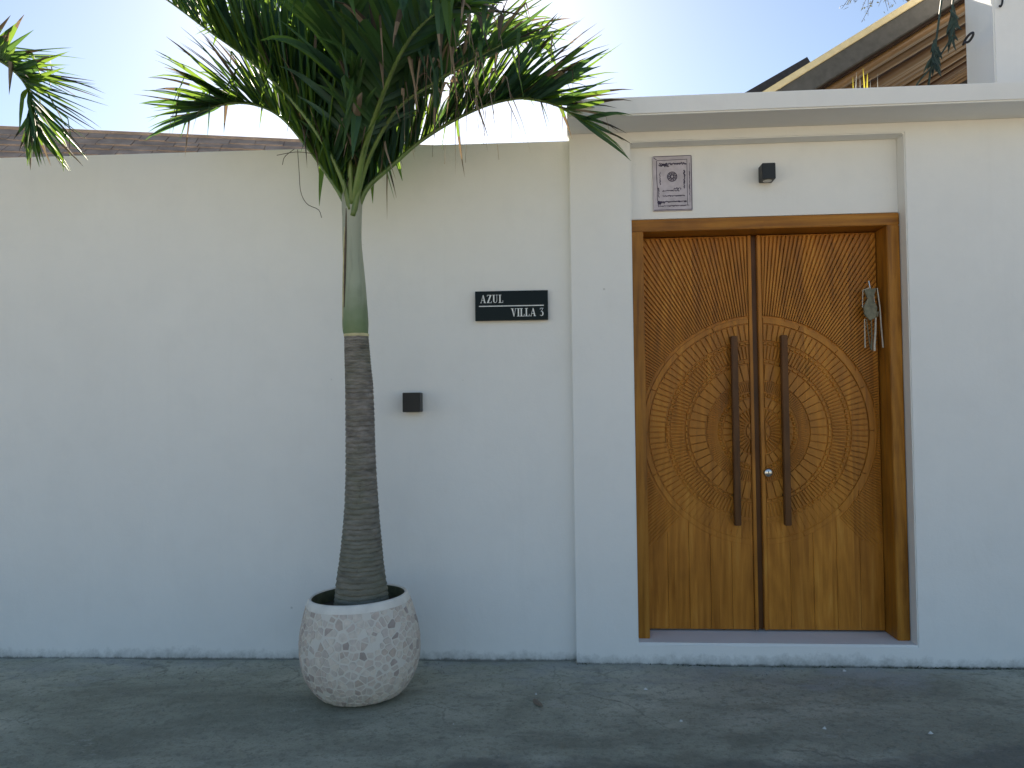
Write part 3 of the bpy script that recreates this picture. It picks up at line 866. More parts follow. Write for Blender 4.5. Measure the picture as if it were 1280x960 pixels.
def frond(palm, pts, n=38, L=.52, W=.040, single=False, upref=None, seed=0, t0=.22, vee=.55, droop=.5, dryness=.25, dead=0.0, sink=None, r0=.024, rachis=True, a_base=62, a_tip=18, petiole=True, bend=.12, brown=.3, tmax=1.0):
    rng = random.Random(seed)
    c = catmull(pts, 60)
    radii = [r0 * (1 - .80 * min(1, i / 60 * 1.05) ** .55) for i in range(61)]
    V, F = tube_vf(c, radii, 8, .8)
    fr = mk('frond', V, F, PETIOLE if petiole else RACHIS, palm, smooth=True) if rachis else None
    upref = Vector(upref or (0, 0, 1))
    for i in range(n):
        t = t0 + (tmax - t0) * (i + rng.uniform(.2, .8)) / n
        k = min(59, int(t * 60)); u = t * 60 - k
        p = c[k].lerp(c[k + 1], u); T = (c[k + 1] - c[k]).normalized()
        S = T.cross(upref).normalized(); N = S.cross(T).normalized()
        q = (t - t0) / (1 - t0)
        prof = (.55 + .45 * min(1, q / .25)) * (1 - .45 * max(0, (q - .5) / .5) ** 1.4)
        for sgn in (-1, 1):
            jit = 9 + 16 * max(0, q - .55) / .45
            a = rad(a_base + (a_tip - a_base) * q + rng.uniform(-jit, jit))
            v = vee * (1 - .55 * max(0, q - .6) / .4) + rng.uniform(-.35, .35)
            d = T * math.cos(a) + (S * sgn * math.cos(v) + N * math.sin(v)) * math.sin(a)
            isdead = rng.random() < dead
            fold = rng.uniform(.3, .75) if rng.random() < bend or isdead else None
            dry = 1.0 if isdead else (rng.uniform(.15, .5) if rng.random() < dryness else 0.0)
            Ll = L * prof * rng.uniform(.82, 1.12)
            v_, f_, fm = leaflet(p, d, Ll, W * rng.uniform(.7, 1.15) * (.38 if isdead else 1), droop * rng.choice((.4, .7, 1.0, 1.3, 2.2)) * (2 if isdead else 1), rng, N, fold, dry)
            g = LEAF if rng.random() < .62 else LEAF2
            if single: mk('leaflet', v_, f_, parent=fr, mats=[g, BROWNTIP if rng.random() < brown + .4 and not isdead else DRY], fm=fm, smooth=False)
            else: sink.append((v_, f_, [(0 if m == 0 else 2) + (0 if (m and rng.random() < .5) else (1 if m or g is LEAF2 else 0)) for m in fm]))
    return fr

def finish_sink(palm, sink):
    if not sink: return
    V, F, FM = [], [], []
    for v, f, m in sink:
        n = len(V); V += v; F += [tuple(i + n for i in q) for q in f]; FM += m
    tag(mk('leaf_mass', V, F, parent=palm, mats=[LEAF, LEAF2, BROWNTIP, DRY], fm=FM), kind='stuff')

def palm_body(palm, dy=PY):
    """ringed trunk and crownshaft traced at true size in the palm's own frame (origin on the ground)"""
    o = palm.location
    # (photo row, centre column, width in pixels)
    rows = [(772, 452, 71), (758, 452, 69), (740, 452, 65.5), (726, 451.5, 62), (705, 451.6, 56), (680, 452, 50.5), (655, 452, 46), (631, 452, 42.5), (595, 451.4, 39), (560, 450.6, 37.2), (520, 450, 36.4), (480, 449, 35), (450, 447, 32.5), (420, 445.5, 30.5)]
    k = (dy - CAM.y) / FPX
    prof = [(P(c, r, dy).z, P(c, r, dy).x - PALM1.x, w * k / 2) for r, c, w in rows]
    prof.sort()
    rng = random.Random(12)
    z = prof[0][0]; pr = []; ce = []
    def samp(z):
        for a, b in zip(prof, prof[1:]):
            if a[0] <= z <= b[0]:
                t = (z - a[0]) / (b[0] - a[0]); return a[1] + (b[1] - a[1]) * t, a[2] + (b[2] - a[2]) * t
        return prof[-1][1], prof[-1][2]
    zt = prof[-1][0]
    while z < zt:
        step = rng.uniform(.020, .034) * (1 if z < zt - .25 else .55)
        for f, g in ((0, .945), (.14, 1.018), (.5, 1.0), (.86, .985), (.97, .935)):
            zz = min(zt, z + step * f); x, r = samp(zz)
            pr.append((r * g * rng.uniform(.993, 1.007), zz)); ce.append((x, 0))
        z += step
    V, F = lathe_vf(pr, 40, ce)
    rj = random.Random(4)
    ringdz = [rj.uniform(-.004, .004) for _ in range(40)]
    V = [(x, y, zz + ringdz[i % 40] * .8) for i, (x, y, zz) in enumerate(V)]
    mk('trunk', V, F, TRUNK, palm, smooth=True)
    rows = [(418, 445, 30.5), (414, 444.5, 32), (402, 444.2, 33), (380, 443.6, 31), (347, 442.6, 27.5), (320, 441, 25), (300, 440, 24), (275, 440, 24.5), (255, 440, 26), (235, 440, 24), (215, 440, 17)]
    pr = [(w * k / 2, P(c, r, dy).z) for r, c, w in rows]; ce = [(P(c, r, dy).x - PALM1.x, 0) for r, c, w in rows]
    # smooth it
    pts = catmull([(a[0], b[0], a[1]) for a, b in zip(pr, ce)], 50)
    V, F = lathe_vf([(p.x, p.z) for p in pts], 36, [(p.y, 0) for p in pts])
    sh = mk('crownshaft', V, F, SHAFT, palm, smooth=True)
    # split edge of the outer leaf sheath
    e = []
    for r, c in ((262, 432.5), (290, 432), (320, 431.2), (350, 430.6), (385, 430.0), (412, 430.5)):
        q = P(c, r, dy - .02); e.append((q.x - PALM1.x, -.035, q.z))
    V, F = tube_vf(catmull(e, 24), [.0035 + .003 * math.sin(math.pi * i / 24) for i in range(25)], 6); mk('lit_sheath_edge', V, F, CUTEDGE, sh, smooth=True)  # real split edge; its pale yellow is light along it, put into the colour
    e = [(x + .0085, y - .012, z) for x, y, z in e[:-1]]
    V, F = tube_vf(catmull(e, 24), [.0025 + .003 * math.sin(math.pi * i / 24) for i in range(25)], 6); mk('sheath_split', V, F, BARK, sh, smooth=True)
    x, r = prof[-1][1], prof[-1][2]
    V, F = lathe_vf([(r * 1.0, zt - .004), (r * 1.05, zt + .002), (r * 1.04, zt + .009), (r * .98, zt + .012)], 36, [(x, 0)] * 4)
    mk('sheath_ring', V, F, CUTEDGE, palm, smooth=True)
    return P(440, 240, dy)

PALM1 = Vector((P(453, 870, PY).x, PY, 0))
pot((PALM1.x, PY, .002), (0, rad(-2.0), 0), 'round pot clad in pinkish broken stone mosaic holding the palm by the name plate', 1)

def palm_one():
    palm = empty('potted_palm', (PALM1.x, PY, .44)); tag(palm, 'tall green palm with ringed trunk growing in the mosaic pot near the name plate', 'palm', 'palms along the wall')
    palm_body(palm)
    for ch in palm.children: ch.location = (0, 0, -.44)
    def F_(lst):
        return [P(a, b, y) - Vector((PALM1.x, PY, .44)) for a, b, y in lst]
    sink = []
    y = PY
    def both(pts, n, L, W, extra, tmax=.66, **k):
        """a frond whose leaflets are separate, with more leaflets filling in between"""
        frond(palm, pts, n, L, W, True, **k)
        k['seed'] += 100
        frond(palm, pts, extra, L * 1.02, W, sink=sink, rachis=False, tmax=tmax, **k)
    # arching right, its far and its near frond
    both(F_([(446, 262, y), (460, 234, y), (490, 207, y + .02), (525, 177, y + .05), (570, 149, y + .08), (614, 130, y + .10), (656, 123, y + .11), (695, 132, y + .10), (728, 150, y + .08)]), 37, .58, 0.046, 84, tmax=.80, seed=1, t0=.07, vee=1.0, droop=0.57, dryness=.35, dead=.10, a_base=50, a_tip=30)
    both(F_([(441, 270, y - .03), (452, 225, y - .06), (468, 183, y - .12), (498, 135, y - .20), (540, 105, y - .28), (585, 78, y - .36), (628, 55, y - .42)]), 36, .58, 0.046, 40, seed=2, t0=.20, vee=.95, droop=0.78, dryness=.4, dead=.22, a_base=52, a_tip=28, bend=.2)
    # left pair
    both(F_([(436, 262, y), (424, 240, y), (405, 212, y + .02), (385, 185, y + .04), (352, 147, y + .06), (318, 131, y + .08), (280, 130, y + .08), (245, 142, y + .06)]), 36, .52, 0.044, 76, tmax=.9, seed=3, t0=.07, vee=1.0, droop=0.59, dryness=.28, dead=.05, a_base=50, a_tip=28, brown=.5)
    both(F_([(438, 262, y - .03), (428, 225, y - .06), (404, 178, y - .10), (362, 122, y - .12), (308, 72, y - .10), (258, 36, y - .06), (212, 2, y), (165, -28, y + .06)]), 37, .66, 0.055, 64, seed=4, t0=.14, vee=1.15, droop=0.21, dryness=.08, upref=(.35, 0, 1), a_base=56, a_tip=24, bend=.04)
    # upright middle fronds, mostly above the picture
    frond(palm, F_([(438, 250, y), (430, 170, y + .02), (415, 80, y + .08), (395, -20, y + .18), (360, -110, y + .30), (300, -170, y + .42)]), 52, .62, 0.055, sink=sink, seed=5, t0=.12, vee=.5, droop=0.26, upref=(-.2, -1, .3), dryness=0.07, a_base=45)
    frond(palm, F_([(440, 250, y - .02), (446, 165, y - .05), (455, 70, y - .10), (462, -30, y - .18), (460, -130, y - .30), (450, -200, y - .5)]), 54, .62, 0.057, sink=sink, seed=6, t0=.10, vee=.45, droop=0.39, upref=(0, 1, .3), dryness=0.09, bend=.2, a_base=42)
    frond(palm, F_([(443, 250, y), (458, 170, y + .03), (485, 85, y + .08), (525, 5, y + .16), (580, -70, y + .26), (650, -120, y + .36)]), 52, .60, 0.054, sink=sink, seed=7, t0=.12, vee=.55, droop=0.39, upref=(-.2, 1, .6), dryness=0.05, dead=.02, a_base=45)
    frond(palm, F_([(440, 255, y - .03), (436, 175, y - .12), (432, 95, y - .26), (428, 20, y - .44), (420, -30, y - .66), (410, -50, y - .9)]), 46, .56, 0.052, sink=sink, seed=8, t0=.18, vee=.4, droop=0.59, upref=(0, -.6, 1), dryness=0.05, dead=.0, bend=.2, a_base=50)
    frond(palm, F_([(445, 255, y + .02), (470, 180, y + .12), (510, 110, y + .28), (560, 60, y + .46), (615, 40, y + .66), (670, 50, y + .85)]), 44, .54, 0.048, sink=sink, seed=9, t0=.20, vee=.6, droop=0.59, dryness=0.14, a_tip=20, a_base=52)
    frond(palm, F_([(436, 255, y + .03), (420, 180, y + .14), (395, 110, y + .30), (360, 50, y + .50), (318, 20, y + .72), (280, 30, y + .95)]), 44, .54, 0.048, sink=sink, seed=10, t0=.20, vee=.6, droop=0.52, dryness=0.09, a_tip=20, a_base=52)
    frond(palm, F_([(442, 255, y - .03), (455, 190, y - .14), (478, 120, y - .30), (505, 60, y - .48), (540, 20, y - .70), (580, 5, y - .92)]), 42, .50, 0.044, sink=sink, seed=11, t0=.24, vee=.5, droop=0.91, dryness=0.14, dead=.14, a_tip=20, bend=.25)
    # unopened spear leaf
    s = catmull(F_([(440, 240, y), (442, 120, y), (448, -40, y - .02), (452, -190, y - .03)]), 20)
    V, F = tube_vf(s, [.016 * (1 - .9 * i / 20) + .001 for i in range(21)], 8); mk('spear', V, F, PETIOLE, palm, smooth=True)
    # dry threads hanging from the crown's edge
    for k, l in enumerate(([(372, 187, y), (374, 215, y - .01), (376, 240, y), (384, 255, y + .01), (398, 262, y), (402, 272, y)], [(392, 192, y), (370, 190, y - .02), (346, 194, y)], [(368, 186, y), (356, 196, y), (353, 206, y)])):
        V, F = tube_vf(catmull(F_(l), 16), .0018, 5); mk('dry_thread', V, F, BROWNTIP, palm, smooth=True)
    # pale dead strands hanging from the near right frond
    rs = random.Random(77)
    for k in range(19):
        px, py = rs.uniform(520, 632), rs.uniform(58, 120); ln = rs.uniform(45, 118); yd = y - rs.uniform(.18, .40)
        if k % 5 == 0: px -= 60; ln *= .6
        bow = rs.uniform(-16, 22); sw = rs.uniform(-4, 14)
        q = catmull(F_([(px, py, yd), (px + bow * .5, py - 8, yd - .01), (px + bow, py + ln * .4, yd - .03), (px + bow + sw, py + ln, yd - .02)]), 12)
        W0 = rs.uniform(.007, .016); V, F = [], []
        for i, c in enumerate(q):
            wv = W0 * math.sin(math.pi * min(1, (i + 1) / 11)) * .5 + .0012; an = rs.uniform(-.3, .3) + i * .22
            o = Vector((math.cos(an), math.sin(an), 0)) * wv; V += [c - o, c + Vector((0, -.003, 0)), c + o]
        for i in range(len(q) - 1):
            e_ = i * 3; F += [(e_, e_ + 1, e_ + 4, e_ + 3), (e_ + 1, e_ + 2, e_ + 5, e_ + 4)]
        mk('dry_strand', V, F, DRY, palm)
    finish_sink(palm, sink)
palm_one()

def palm_two():
    """second palm just outside the frame; one frond reaches in"""
    X2 = -4.35
    pot((X2, PY - .02, .002), (0, 0, 0), 'round pot clad in broken stone mosaic further along the plain wall', 2, parts=0)
    palm = empty('potted_palm', (X2, PY - .02, .44)); tag(palm, 'green palm further along the plain wall, its drooping frond reaching over the wall top', 'palm', 'palms along the wall')
    palm_body(palm)
    for ch in palm.children: ch.location = (0, 0, -.44)
    O = Vector((X2, PY - .02, .44)); y = PY
    top = Vector((P(440, 245, PY).x - PALM1.x, 0, P(440, 245, PY).z - .44))
    sink = []
    vis = [top, top + Vector((.10, 0, .22)), top + Vector((.45, .02, .62))] + [P(a, b, q) - O for a, b, q in ((-60, 52, y), (-20, 66, y), (12, 84, y), (33, 108, y), (40, 136, y), (41, 160, y))]
    frond(palm, vis, 40, .43, .036, True, seed=21, t0=.34, vee=.75, droop=.28, dryness=.3, a_base=62, a_tip=26, upref=(.75, 0, .75), brown=.6)
    frond(palm, vis, 30, .40, .034, sink=sink, rachis=False, seed=22, t0=.34, vee=.6, droop=.3, dryness=.3, a_base=62, a_tip=30, upref=(.75, 0, .75), brown=.6)
    rng = random.Random(31)
    for k in range(8):
        a = rad(40 + k * 45 + rng.uniform(-12, 12)); R = rng.uniform(.8, 1.05); hgt = rng.uniform(.55, 1.15)
        dx, dy = math.cos(a), math.sin(a)
        if dx > .6: hgt = 1.35; R = .7
        pp = [top, top + Vector((dx * .10 * R, dy * .10 * R, .35 * hgt)), top + Vector((dx * .38 * R, dy * .38 * R, .85 * hgt)), top + Vector((dx * .80 * R, dy * .8 * R, 1.05 * hgt)), top + Vector((dx * 1.2 * R, dy * 1.2 * R, .95 * hgt))]
        frond(palm, pp, 32, .48, .042, sink=sink, seed=40 + k, vee=.7, droop=.4)
    finish_sink(palm, sink)
palm_two()

# ------------------------------------------------------------------ villa roofs behind the walls
def shingled_house():
    yb = 2.6
    A = P(-60, 145.5, yb); B0 = P(430, 192, 3.4)
    A = Vector(A); B = Vector(B0)
    ax = (B - A); ax.z = 0; L = ax.length; ax.normalize()
    ang = math.atan2(ax.y, ax.x)
    zr = (A.z + B.z) / 2
    e = empty('shingled_house', (A.x, A.y, 0), (0, 0, ang)); tag(e, 'house with weathered brown shingle roof behind the long plain wall', 'house')
    x0, x1 = -5.0, L + 3.4
    depth, pitch = 2.0, rad(38)
    drop = depth * math.tan(pitch)
    # local: ridge along x at y=0, slope toward -y and +y
    V = [(x0, -depth, zr - drop), (x1, -depth, zr - drop), (x1, 0, zr), (x0, 0, zr), (x1, depth, zr - drop), (x0, depth, zr - drop),
         (x0, -depth, zr - drop - .1), (x1, -depth, zr - drop - .1), (x1, depth, zr - drop - .1), (x0, depth, zr - drop - .1)]
    F = [(0, 1, 2, 3), (3, 2, 4, 5), (0, 3, 5, 9, 6), (1, 7, 8, 4, 2), (0, 6, 7, 1), (5, 4, 8, 9), (6, 9, 8, 7)]
    roof = mk('roof', V, F, SHINGLE, e)
    box('wall', x0 + .3, x1 - .3, -depth + .7, depth - .4, -.2, zr - drop - .101, WHITE, e)
    r = random.Random(9)
    parts = []
    rows = 18; sl = depth / math.cos(pitch); ex = sl / rows
    for j in range(rows):
        s0 = j * ex                                       # from the ridge down
        x = x0 + r.uniform(0, .15)
        while x < x1 - .02:
            wd = min(r.uniform(.16, .42), x1 - x); th = .006 + r.uniform(0, .007); ln = ex * 1.25 + r.uniform(-.02, .03)
            def pt(xx, s, h): return (xx, -s * math.cos(pitch) - h * math.sin(pitch) * 1.0, zr - s * math.sin(pitch) + h * math.cos(pitch))
            a, b = s0, min(s0 + ln, sl + .03)
            V = [pt(x + .004, a, .004), pt(x + wd - .004, a, .004), pt(x + wd - .004, b, .006), pt(x + .004, b, .006), pt(x + .004, a, .008), pt(x + wd - .004, a, .008), pt(x + wd - .004, b, .010 + th), pt(x + .004, b, .010 + th)]
            parts.append((V, [(4, 5, 6, 7), (3, 2, 6, 7), (0, 3, 7, 4), (1, 2, 6, 5)])); x += wd
    v, f = merge(parts); tag(mk('shingle_field', v, f, SHINGLE, roof), kind='stuff')
    V, F = tube_vf([(x0, 0, zr + .004), (x1, 0, zr + .004)], .028, 8); mk('ridge_cap', V, F, SHINGLE, roof)
shingled_house()

def bamboo_roof():
    yv = 1.45                                           # near verge
    A, B = P(952, 117, yv), P(1140, 1, yv)
    d = (B - A); d.y = 0; d.normalize()                 # up the slope, toward +x
    nrm = Vector((-d.z, 0, d.x))                        # out of the top side
    e = empty('bamboo_roofed_pavilion', (A.x + 1.2, yv, 0)); tag(e, 'pavilion with bamboo ceiling and sloping grey fascia behind the gate wall', 'pavilion')
    O = Vector((A.x + 1.2, yv, 0))
    LO, HI = -.9, 6.6
    depth = 6.0
    def S(s, y, h): return A + d * s + nrm * h + Vector((0, y, 0)) - O
    def slab(name, s0, s1, y0, y1, h0, h1, mat, parent, bevel=.004):
        V = [S(s0, y0, h0), S(s1, y0, h0), S(s1, y1, h0), S(s0, y1, h0), S(s0, y0, h1), S(s1, y0, h1), S(s1, y1, h1), S(s0, y1, h1)]
        return mk(name, V, [(0, 1, 5, 4), (1, 2, 6, 5), (2, 3, 7, 6), (3, 0, 4, 7), (4, 5, 6, 7), (3, 2, 1, 0)], mat, parent, bevel=bevel)
    k = (yv - CAM.y) / FPX
    roof = empty('roof', parent=e)
    t1 = -.048; t2 = -.185                              # trim and fascia depth
    slab('sunlit_cream_trim', LO, HI, -.05, .02, t1, 0, SUNLIT_CREAM, roof)
    slab('fascia_board', LO, HI, -.03, .03, t2, t1 - .001, FASCIA, roof)
    # roof cover in strips with slits between them, on spaced poles
    r = random.Random(2)
    y = .03
    while y < depth:
        wd = r.uniform(.10, .30); gap = r.choice((.03, .05, .07, .09))
        slab('thatch_strip', LO, HI, y, min(depth, y + wd), t1 - .075, t1 - .045, THATCH, roof, 0); y += wd + gap
    y = .10
    while y < depth:
        rr = r.uniform(.028, .046); hh = t1 - .13 - r.uniform(0, .06); sag = r.uniform(-.03, .05)
        pts = [S(LO + .02, y + r.uniform(-.04, .04), hh), S(LO + (HI - LO) * .35, y + r.uniform(-.03, .03), hh - sag), S(LO + (HI - LO) * .7, y, hh - sag * .5), S(HI - .02, y + r.uniform(-.04, .04), hh)]
        V, F = tube_vf(catmull(pts, 10), rr, 8); mk('bamboo_pole', V, F, BAMBOO, roof, smooth=True)
        y += rr * 2 + r.uniform(.06, .26)
    q0, q1 = S(LO + .3, depth, t2), S(HI, depth, t2)
    V = [(q0.x, q0.y, 0), (q1.x, q0.y, 0), q1, q0, (q0.x, q0.y + .1, 0), (q1.x, q0.y + .1, 0), q1 + Vector((0, .1, 0)), q0 + Vector((0, .1, 0))]
    mk('shaded_back_wall', V, [(0, 1, 2, 3), (4, 5, 6, 7), (0, 1, 5, 4), (1, 2, 6, 5), (2, 3, 7, 6), (3, 0, 4, 7)], DARKROOF, e)  # added wall, its dark colour stands in for the unlit depth under the roof
    slab('eave_beam', LO + .25, LO + .36, .04, depth, t2 - .10, t2 - .001, FASCIA, roof)
    # posts under the eave and the ridge side
    for s in (LO + .30, HI - .3):
        for yy in (.25, depth - .25):
            q = S(s, yy, t2 - .06)
            box('post', q.x - .06, q.x + .06, q.y - .06, q.y + .06, 0, q.z, FASCIA, e)
    # second dark roof edge beyond
    e2y = 6.0
    A2, B2 = P(934, 114, e2y), P(1009, 71, e2y)
    d2 = (B2 - A2); d2.y = 0; L2 = d2.length; d2.normalize(); n2 = Vector((-d2.z, 0, d2.x))
    h = empty('dark_roofed_house', (B2.x, e2y, 0)); tag(h, 'house with thin dark sloping roof edge beyond the bamboo pavilion', 'house')
    OO = Vector((B2.x, e2y, 0))
    def T(s, y, q): return A2 + d2 * s + n2 * q + Vector((0, y, 0)) - OO
    V = [T(-1.2, 0, -.09), T(L2, 0, -.09), T(L2, 2.5, -.09), T(-1.2, 2.5, -.09), T(-1.2, 0, 0), T(L2, 0, 0), T(L2, 2.5, 0), T(-1.2, 2.5, 0)]
    mk('roof', V, [(0, 1, 5, 4), (1, 2, 6, 5), (2, 3, 7, 6), (3, 0, 4, 7), (4, 5, 6, 7), (3, 2, 1, 0)], DARKROOF, h)
    V = [T(-1.0, .15, -.091), T(L2 - .02, .15, -.091), T(L2 - .02, 2.3, -.091), T(-1.0, 2.3, -.091)]
    V += [(v[0], v[1], 0) for v in V]
    mk('wall', V, [(0, 1, 5, 4), (1, 2, 6, 5), (2, 3, 7, 6), (3, 0, 4, 7), (0, 3, 2, 1)], WHITE, h)
bamboo_roof()

def column():
    c = P(1243, 60, .62)
    o = box('square_column', c.x, c.x + .55, .62, .96, 0, 6.2, WHITE, bevel=.008)
    tag(o, 'square white column rising behind the right end of the gate canopy', 'column')
    # cable loop on its near corner
    l = [(1206, 53, .70), (1211, 52, .66), (1216, 45, .60), (1216, 41, .595), (1212, 43, .64), (1207, 49, .70), (1204, 56, .74)]
    q = P(1208, 50, .66)
    V, F = tube_vf([p - q for p in catmull([P(a, b, y) for a, b, y in l], 24)], .008, 8)
    k = mk('cable_loop', V, F, WIRE, smooth=True); k.location = q; tag(k, 'small black cable loop sticking out beside the white column', 'cable')
    l = [(1253, -12, .60), (1253, 2, .605), (1251, 8, .60), (1249, 7, .605)]
    q = P(1253, -12, .60)
    V, F = tube_vf([p - q for p in catmull([P(a, b, y) for a, b, y in l], 12)], .006, 6)
    k = mk('cable_end', V, F, WIRE, smooth=True); k.location = q; tag(k, 'short dark cable end hanging down the front of the white column', 'cable')
column()

def creeper():
    r = random.Random(8)
    base = P(1172, 108, .95)
    e = empty('hanging_creeper', (base.x, base.y, 3.1)); tag(e, 'dark creeper stems dangling in front of the bamboo ceiling', 'plant')
    O = Vector((base.x, base.y, 3.1))
    def st(l, w):
        V, F = tube_vf([p - O for p in catmull([P(a, b, y) for a, b, y in l], 20)], w, 6); mk('stem', V, F, VINE, e, smooth=True)
    st([(1181, -30, .95), (1177, 0, .95), (1173, 30, .94), (1168, 65, .95), (1163, 90, .96), (1160, 112, .95)], .007)
    st([(1196, -30, .97), (1191, 0, .97), (1190, 30, .96), (1188, 48, .97), (1180, 62, .95), (1166, 82, .95), (1150, 100, .96), (1143, 112, .96)], .006)
    st([(1192, 0, .97), (1186, 35, .96), (1187, 58, .97)], .004)
    for k in range(46):
        t = r.random()
        if t < .55: a, b = 1191 + r.gauss(0, 2.0), r.uniform(4, 48)
        else: a, b = 1169 + r.gauss(0, 2.5), r.uniform(48, 82)
        p = P(a, b, .96 + r.uniform(-.05, .05)) - O
        v, f, _ = leaflet(p, Vector((r.uniform(-.6, .6), r.uniform(-.5, .5), -1)), r.uniform(.05, .13), r.uniform(.015, .03), .5, r, Vector((0, -1, .2)), seg=3)
        mk('leaf', v, f, VINE, e)
    b2 = P(1085, 112, .30)
    g = empty('spiky_plant', (b2.x, .30, 3.09)); tag(g, 'small plant with thin yellow green blades peeking over the canopy', 'plant')
    O2 = Vector((b2.x, .30, 3.09))
    box('planter', -.22, .16, -.07, .07, 0, .012, FASCIA, g)
    for a, b, wd in ((1068, 90, .012), (1066, 96, .010), (1074, 93, .008), (1082, 84, .016), (1084, 90, .020), (1080, 95, .014), (1098, 92, .008), (1097, 97, .007), (1088, 99, .010)):
        root = P(a + r.uniform(-1, 2), 111, .30) - O2; root.z = .004; tip = P(a, b, .30 + r.uniform(-.03, .03)) - O2
        dd = tip - root
        v, f, _ = leaflet(root, dd, dd.length, wd, .0, r, Vector((0, -1, 0)), seg=4); mk('blade', v, f, YELLOWLEAF if r.random() < .7 else STRAW, g)
creeper()

def lane_tree():
    r = random.Random(17)
    base = Vector((9.6, 9.8, 0))
    e = empty('feathery_tree', base); tag(e, 'feathery small leaved tree whose twig tips show above the pavilion roof', 'tree')
    tips = []
    V, F = tube_vf(catmull([(0, 0, 0), (.1, 0, 2.2), (-.2, 0, 4.5), (-.1, .1, 8.0)], 14), [.17 - .008 * i for i in range(15)], 10)
    mk('trunk', V, F, BARK, e, smooth=True)
    tw, lf = [], []
    def grow(p, d, L, w, depth):
        q = p + d * L
        midp = (p + q) / 2 + Vector((r.uniform(-1, 1), r.uniform(-1, 1), r.uniform(-1, 1))) * L * .08
        tw.append(tube_vf([p, midp, q], [w, w * .8, w * .6], 5))
        if depth <= 1:
            for k in range(6):
                s = p.lerp(q, r.random()); dv = Vector((r.uniform(-1, 1), r.uniform(-1, 1), r.uniform(-1, .5)))
                v, f, _ = leaflet(s, dv, r.uniform(.05, .11), r.uniform(.02, .035), .2, r, Vector((r.uniform(-1, 1), r.uniform(-1, 1), 1)), seg=2); lf.append((v, f))
        if depth == 0: return
        for k in range(3 if depth > 1 else 4):
            nd = (d + Vector((r.uniform(-1, 1), r.uniform(-1, 1), r.uniform(-.8, .5))) * .75).normalized()
            grow(q if k else midp, nd, L * r.uniform(.55, .8), w * .55, depth - 1)
    for k in range(9):
        a = k * 2.4; z = 5.9 + k * .24
        grow(Vector((-.15, 0, z)), Vector((math.cos(a), math.sin(a) * .8, .25)).normalized(), 1.15, .05, 4)
    # the low bough whose tips hang into the frame
    b0 = Vector((-.2, 0, 5.0)); tgt = P(1100, -28, 9.3) - base
    mid = (b0 + tgt) / 2 + Vector((0, 0, .45))
    tw.append(tube_vf(catmull([b0, mid, tgt], 10), [.05 - .0036 * i for i in range(11)], 6))
    for px, py in ((1052, 11), (1068, 4), (1077, 28), (1090, 6), (1098, 8), (1112, 10), (1076, 14), (1110, 14), (1085, 20), (1120, 5), (1130, 2), (1060, 6)):
        t = P(px, py, 9.3 + r.uniform(-.2, .2)) - base
        m = (tgt + t) / 2 + Vector((r.uniform(-.1, .1), 0, r.uniform(.02, .12)))
        tw.append(tube_vf(catmull([tgt, m, t], 8), [.010 - .0009 * i for i in range(9)], 4))
        for k in range(5):
            s = m.lerp(t, r.uniform(0, 1)) + Vector((r.uniform(-.06, .06), r.uniform(-.06, .06), r.uniform(-.05, .05))); dv = Vector((r.uniform(-1, 1), r.uniform(-1, 1), r.uniform(-1, .3)))
            v, f, _ = leaflet(s, dv, r.uniform(.05, .10), r.uniform(.02, .035), .2, r, Vector((r.uniform(-1, 1), r.uniform(-1, 1), 1)), seg=2); lf.append((v, f))
    v, f = merge(tw); tag(mk('twigs', v, f, BARK, e), kind='stuff')
    v, f = merge(lf); tag(mk('crown', v, f, TREELEAF, e), kind='stuff')
lane_tree()

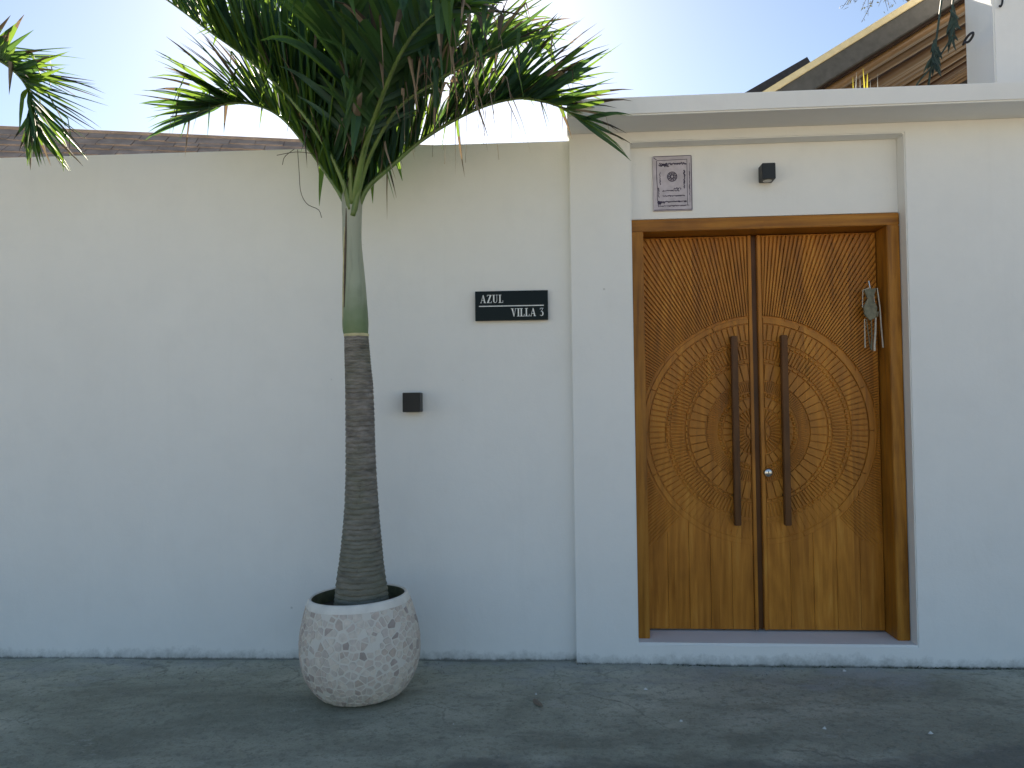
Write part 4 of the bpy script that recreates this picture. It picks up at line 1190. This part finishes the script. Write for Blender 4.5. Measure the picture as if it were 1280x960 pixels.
# ------------------------------------------------------------------ litter and grit on the lane
def litter():
    r = random.Random(23)
    grit = []
    for k in range(420):
        x = r.uniform(-3.2, 3.2); y = -abs(r.gauss(0, .45)) - .01 if r.random() < .5 else r.uniform(-1.9, -.02)
        s = r.choice((.002, .003, .003, .004, .006))
        n = 5; V = []
        for j in range(n):
            a = 2 * math.pi * j / n + r.uniform(-.3, .3); V.append((x + s * math.cos(a) * r.uniform(.7, 1.2), y + s * math.sin(a), -.004))
        V.append((x + r.uniform(-.5, .5) * s, y, s * .45 + .003))
        grit.append((V, [(j, (j + 1) % n, n) for j in range(n)]))
    v, f = merge(grit); tag(mk('grit', v, f, simple('grit_stone', (.30, .29, .25), .9, var=.7, scale=300)), 'scattered grit and small stones on the lane', 'grit', kind='stuff')
    # pale crumbs
    for i, (px, py) in enumerate(((567, 907), (575, 923), (851, 902), (1055, 839), (1031, 911), (1163, 917), (807, 862), (670, 868))):
        d = RC @ Vector(((px - 640) / FPX, 1, (480 - py) / FPX)); t = -CAM.z / d.z; q = CAM + d * t
        n = 6; s = r.uniform(.007, .013); V = [(s * math.cos(2 * math.pi * j / n) * r.uniform(.6, 1.2), s * .6 * math.sin(2 * math.pi * j / n), -.004) for j in range(n)] + [(0, 0, s * .35 + .003)]
        o = mk('plaster_crumb', V, [(j, (j + 1) % n, n) for j in range(n)], simple('crumb', (.62, .62, .60), .9)); o.location = (q.x, q.y, .004)
        tag(o, 'tiny pale plaster crumb lying on the dark lane', 'crumb', 'plaster crumbs on the lane')
    d = RC @ Vector(((668 - 640) / FPX, 1, (480 - 881) / FPX)); q = CAM + d * (-CAM.z / d.z)
    v, f, _ = leaflet(Vector((0, 0, .008)), Vector((.35, -1, .02)), .13, .035, 0, r, Vector((0, 0, 1)), seg=5)
    o = mk('fallen_leaf', v, f, DRY); o.location = (q.x, q.y + .05, .004); tag(o, 'dry brown fallen leaf lying on the lane in front of the wall corner', 'leaf')
    # weeds and moss along the foot of the gate wall
    weeds = []
    for k in range(240):
        u = r.choice((r.uniform(.35, 2.9), r.gauss(2.15, .25), r.uniform(.0, 2.9)))
        p = G(u, -.004, 0); p.z = .0
        v, f, _ = leaflet(p, Vector((r.uniform(-1, 1), -r.uniform(.2, 1), r.uniform(.15, .8))), r.uniform(.008, .026), .006, .3, r, Vector((0, -1, .5)), seg=2); weeds.append((v, f))
    v, f = merge(weeds); tag(mk('moss_tufts', v, f, simple('moss', (.055, .075, .04), .9, var=.4, scale=60)), 'thin line of moss tufts along the foot of the gate wall', 'moss', kind='stuff')
litter()
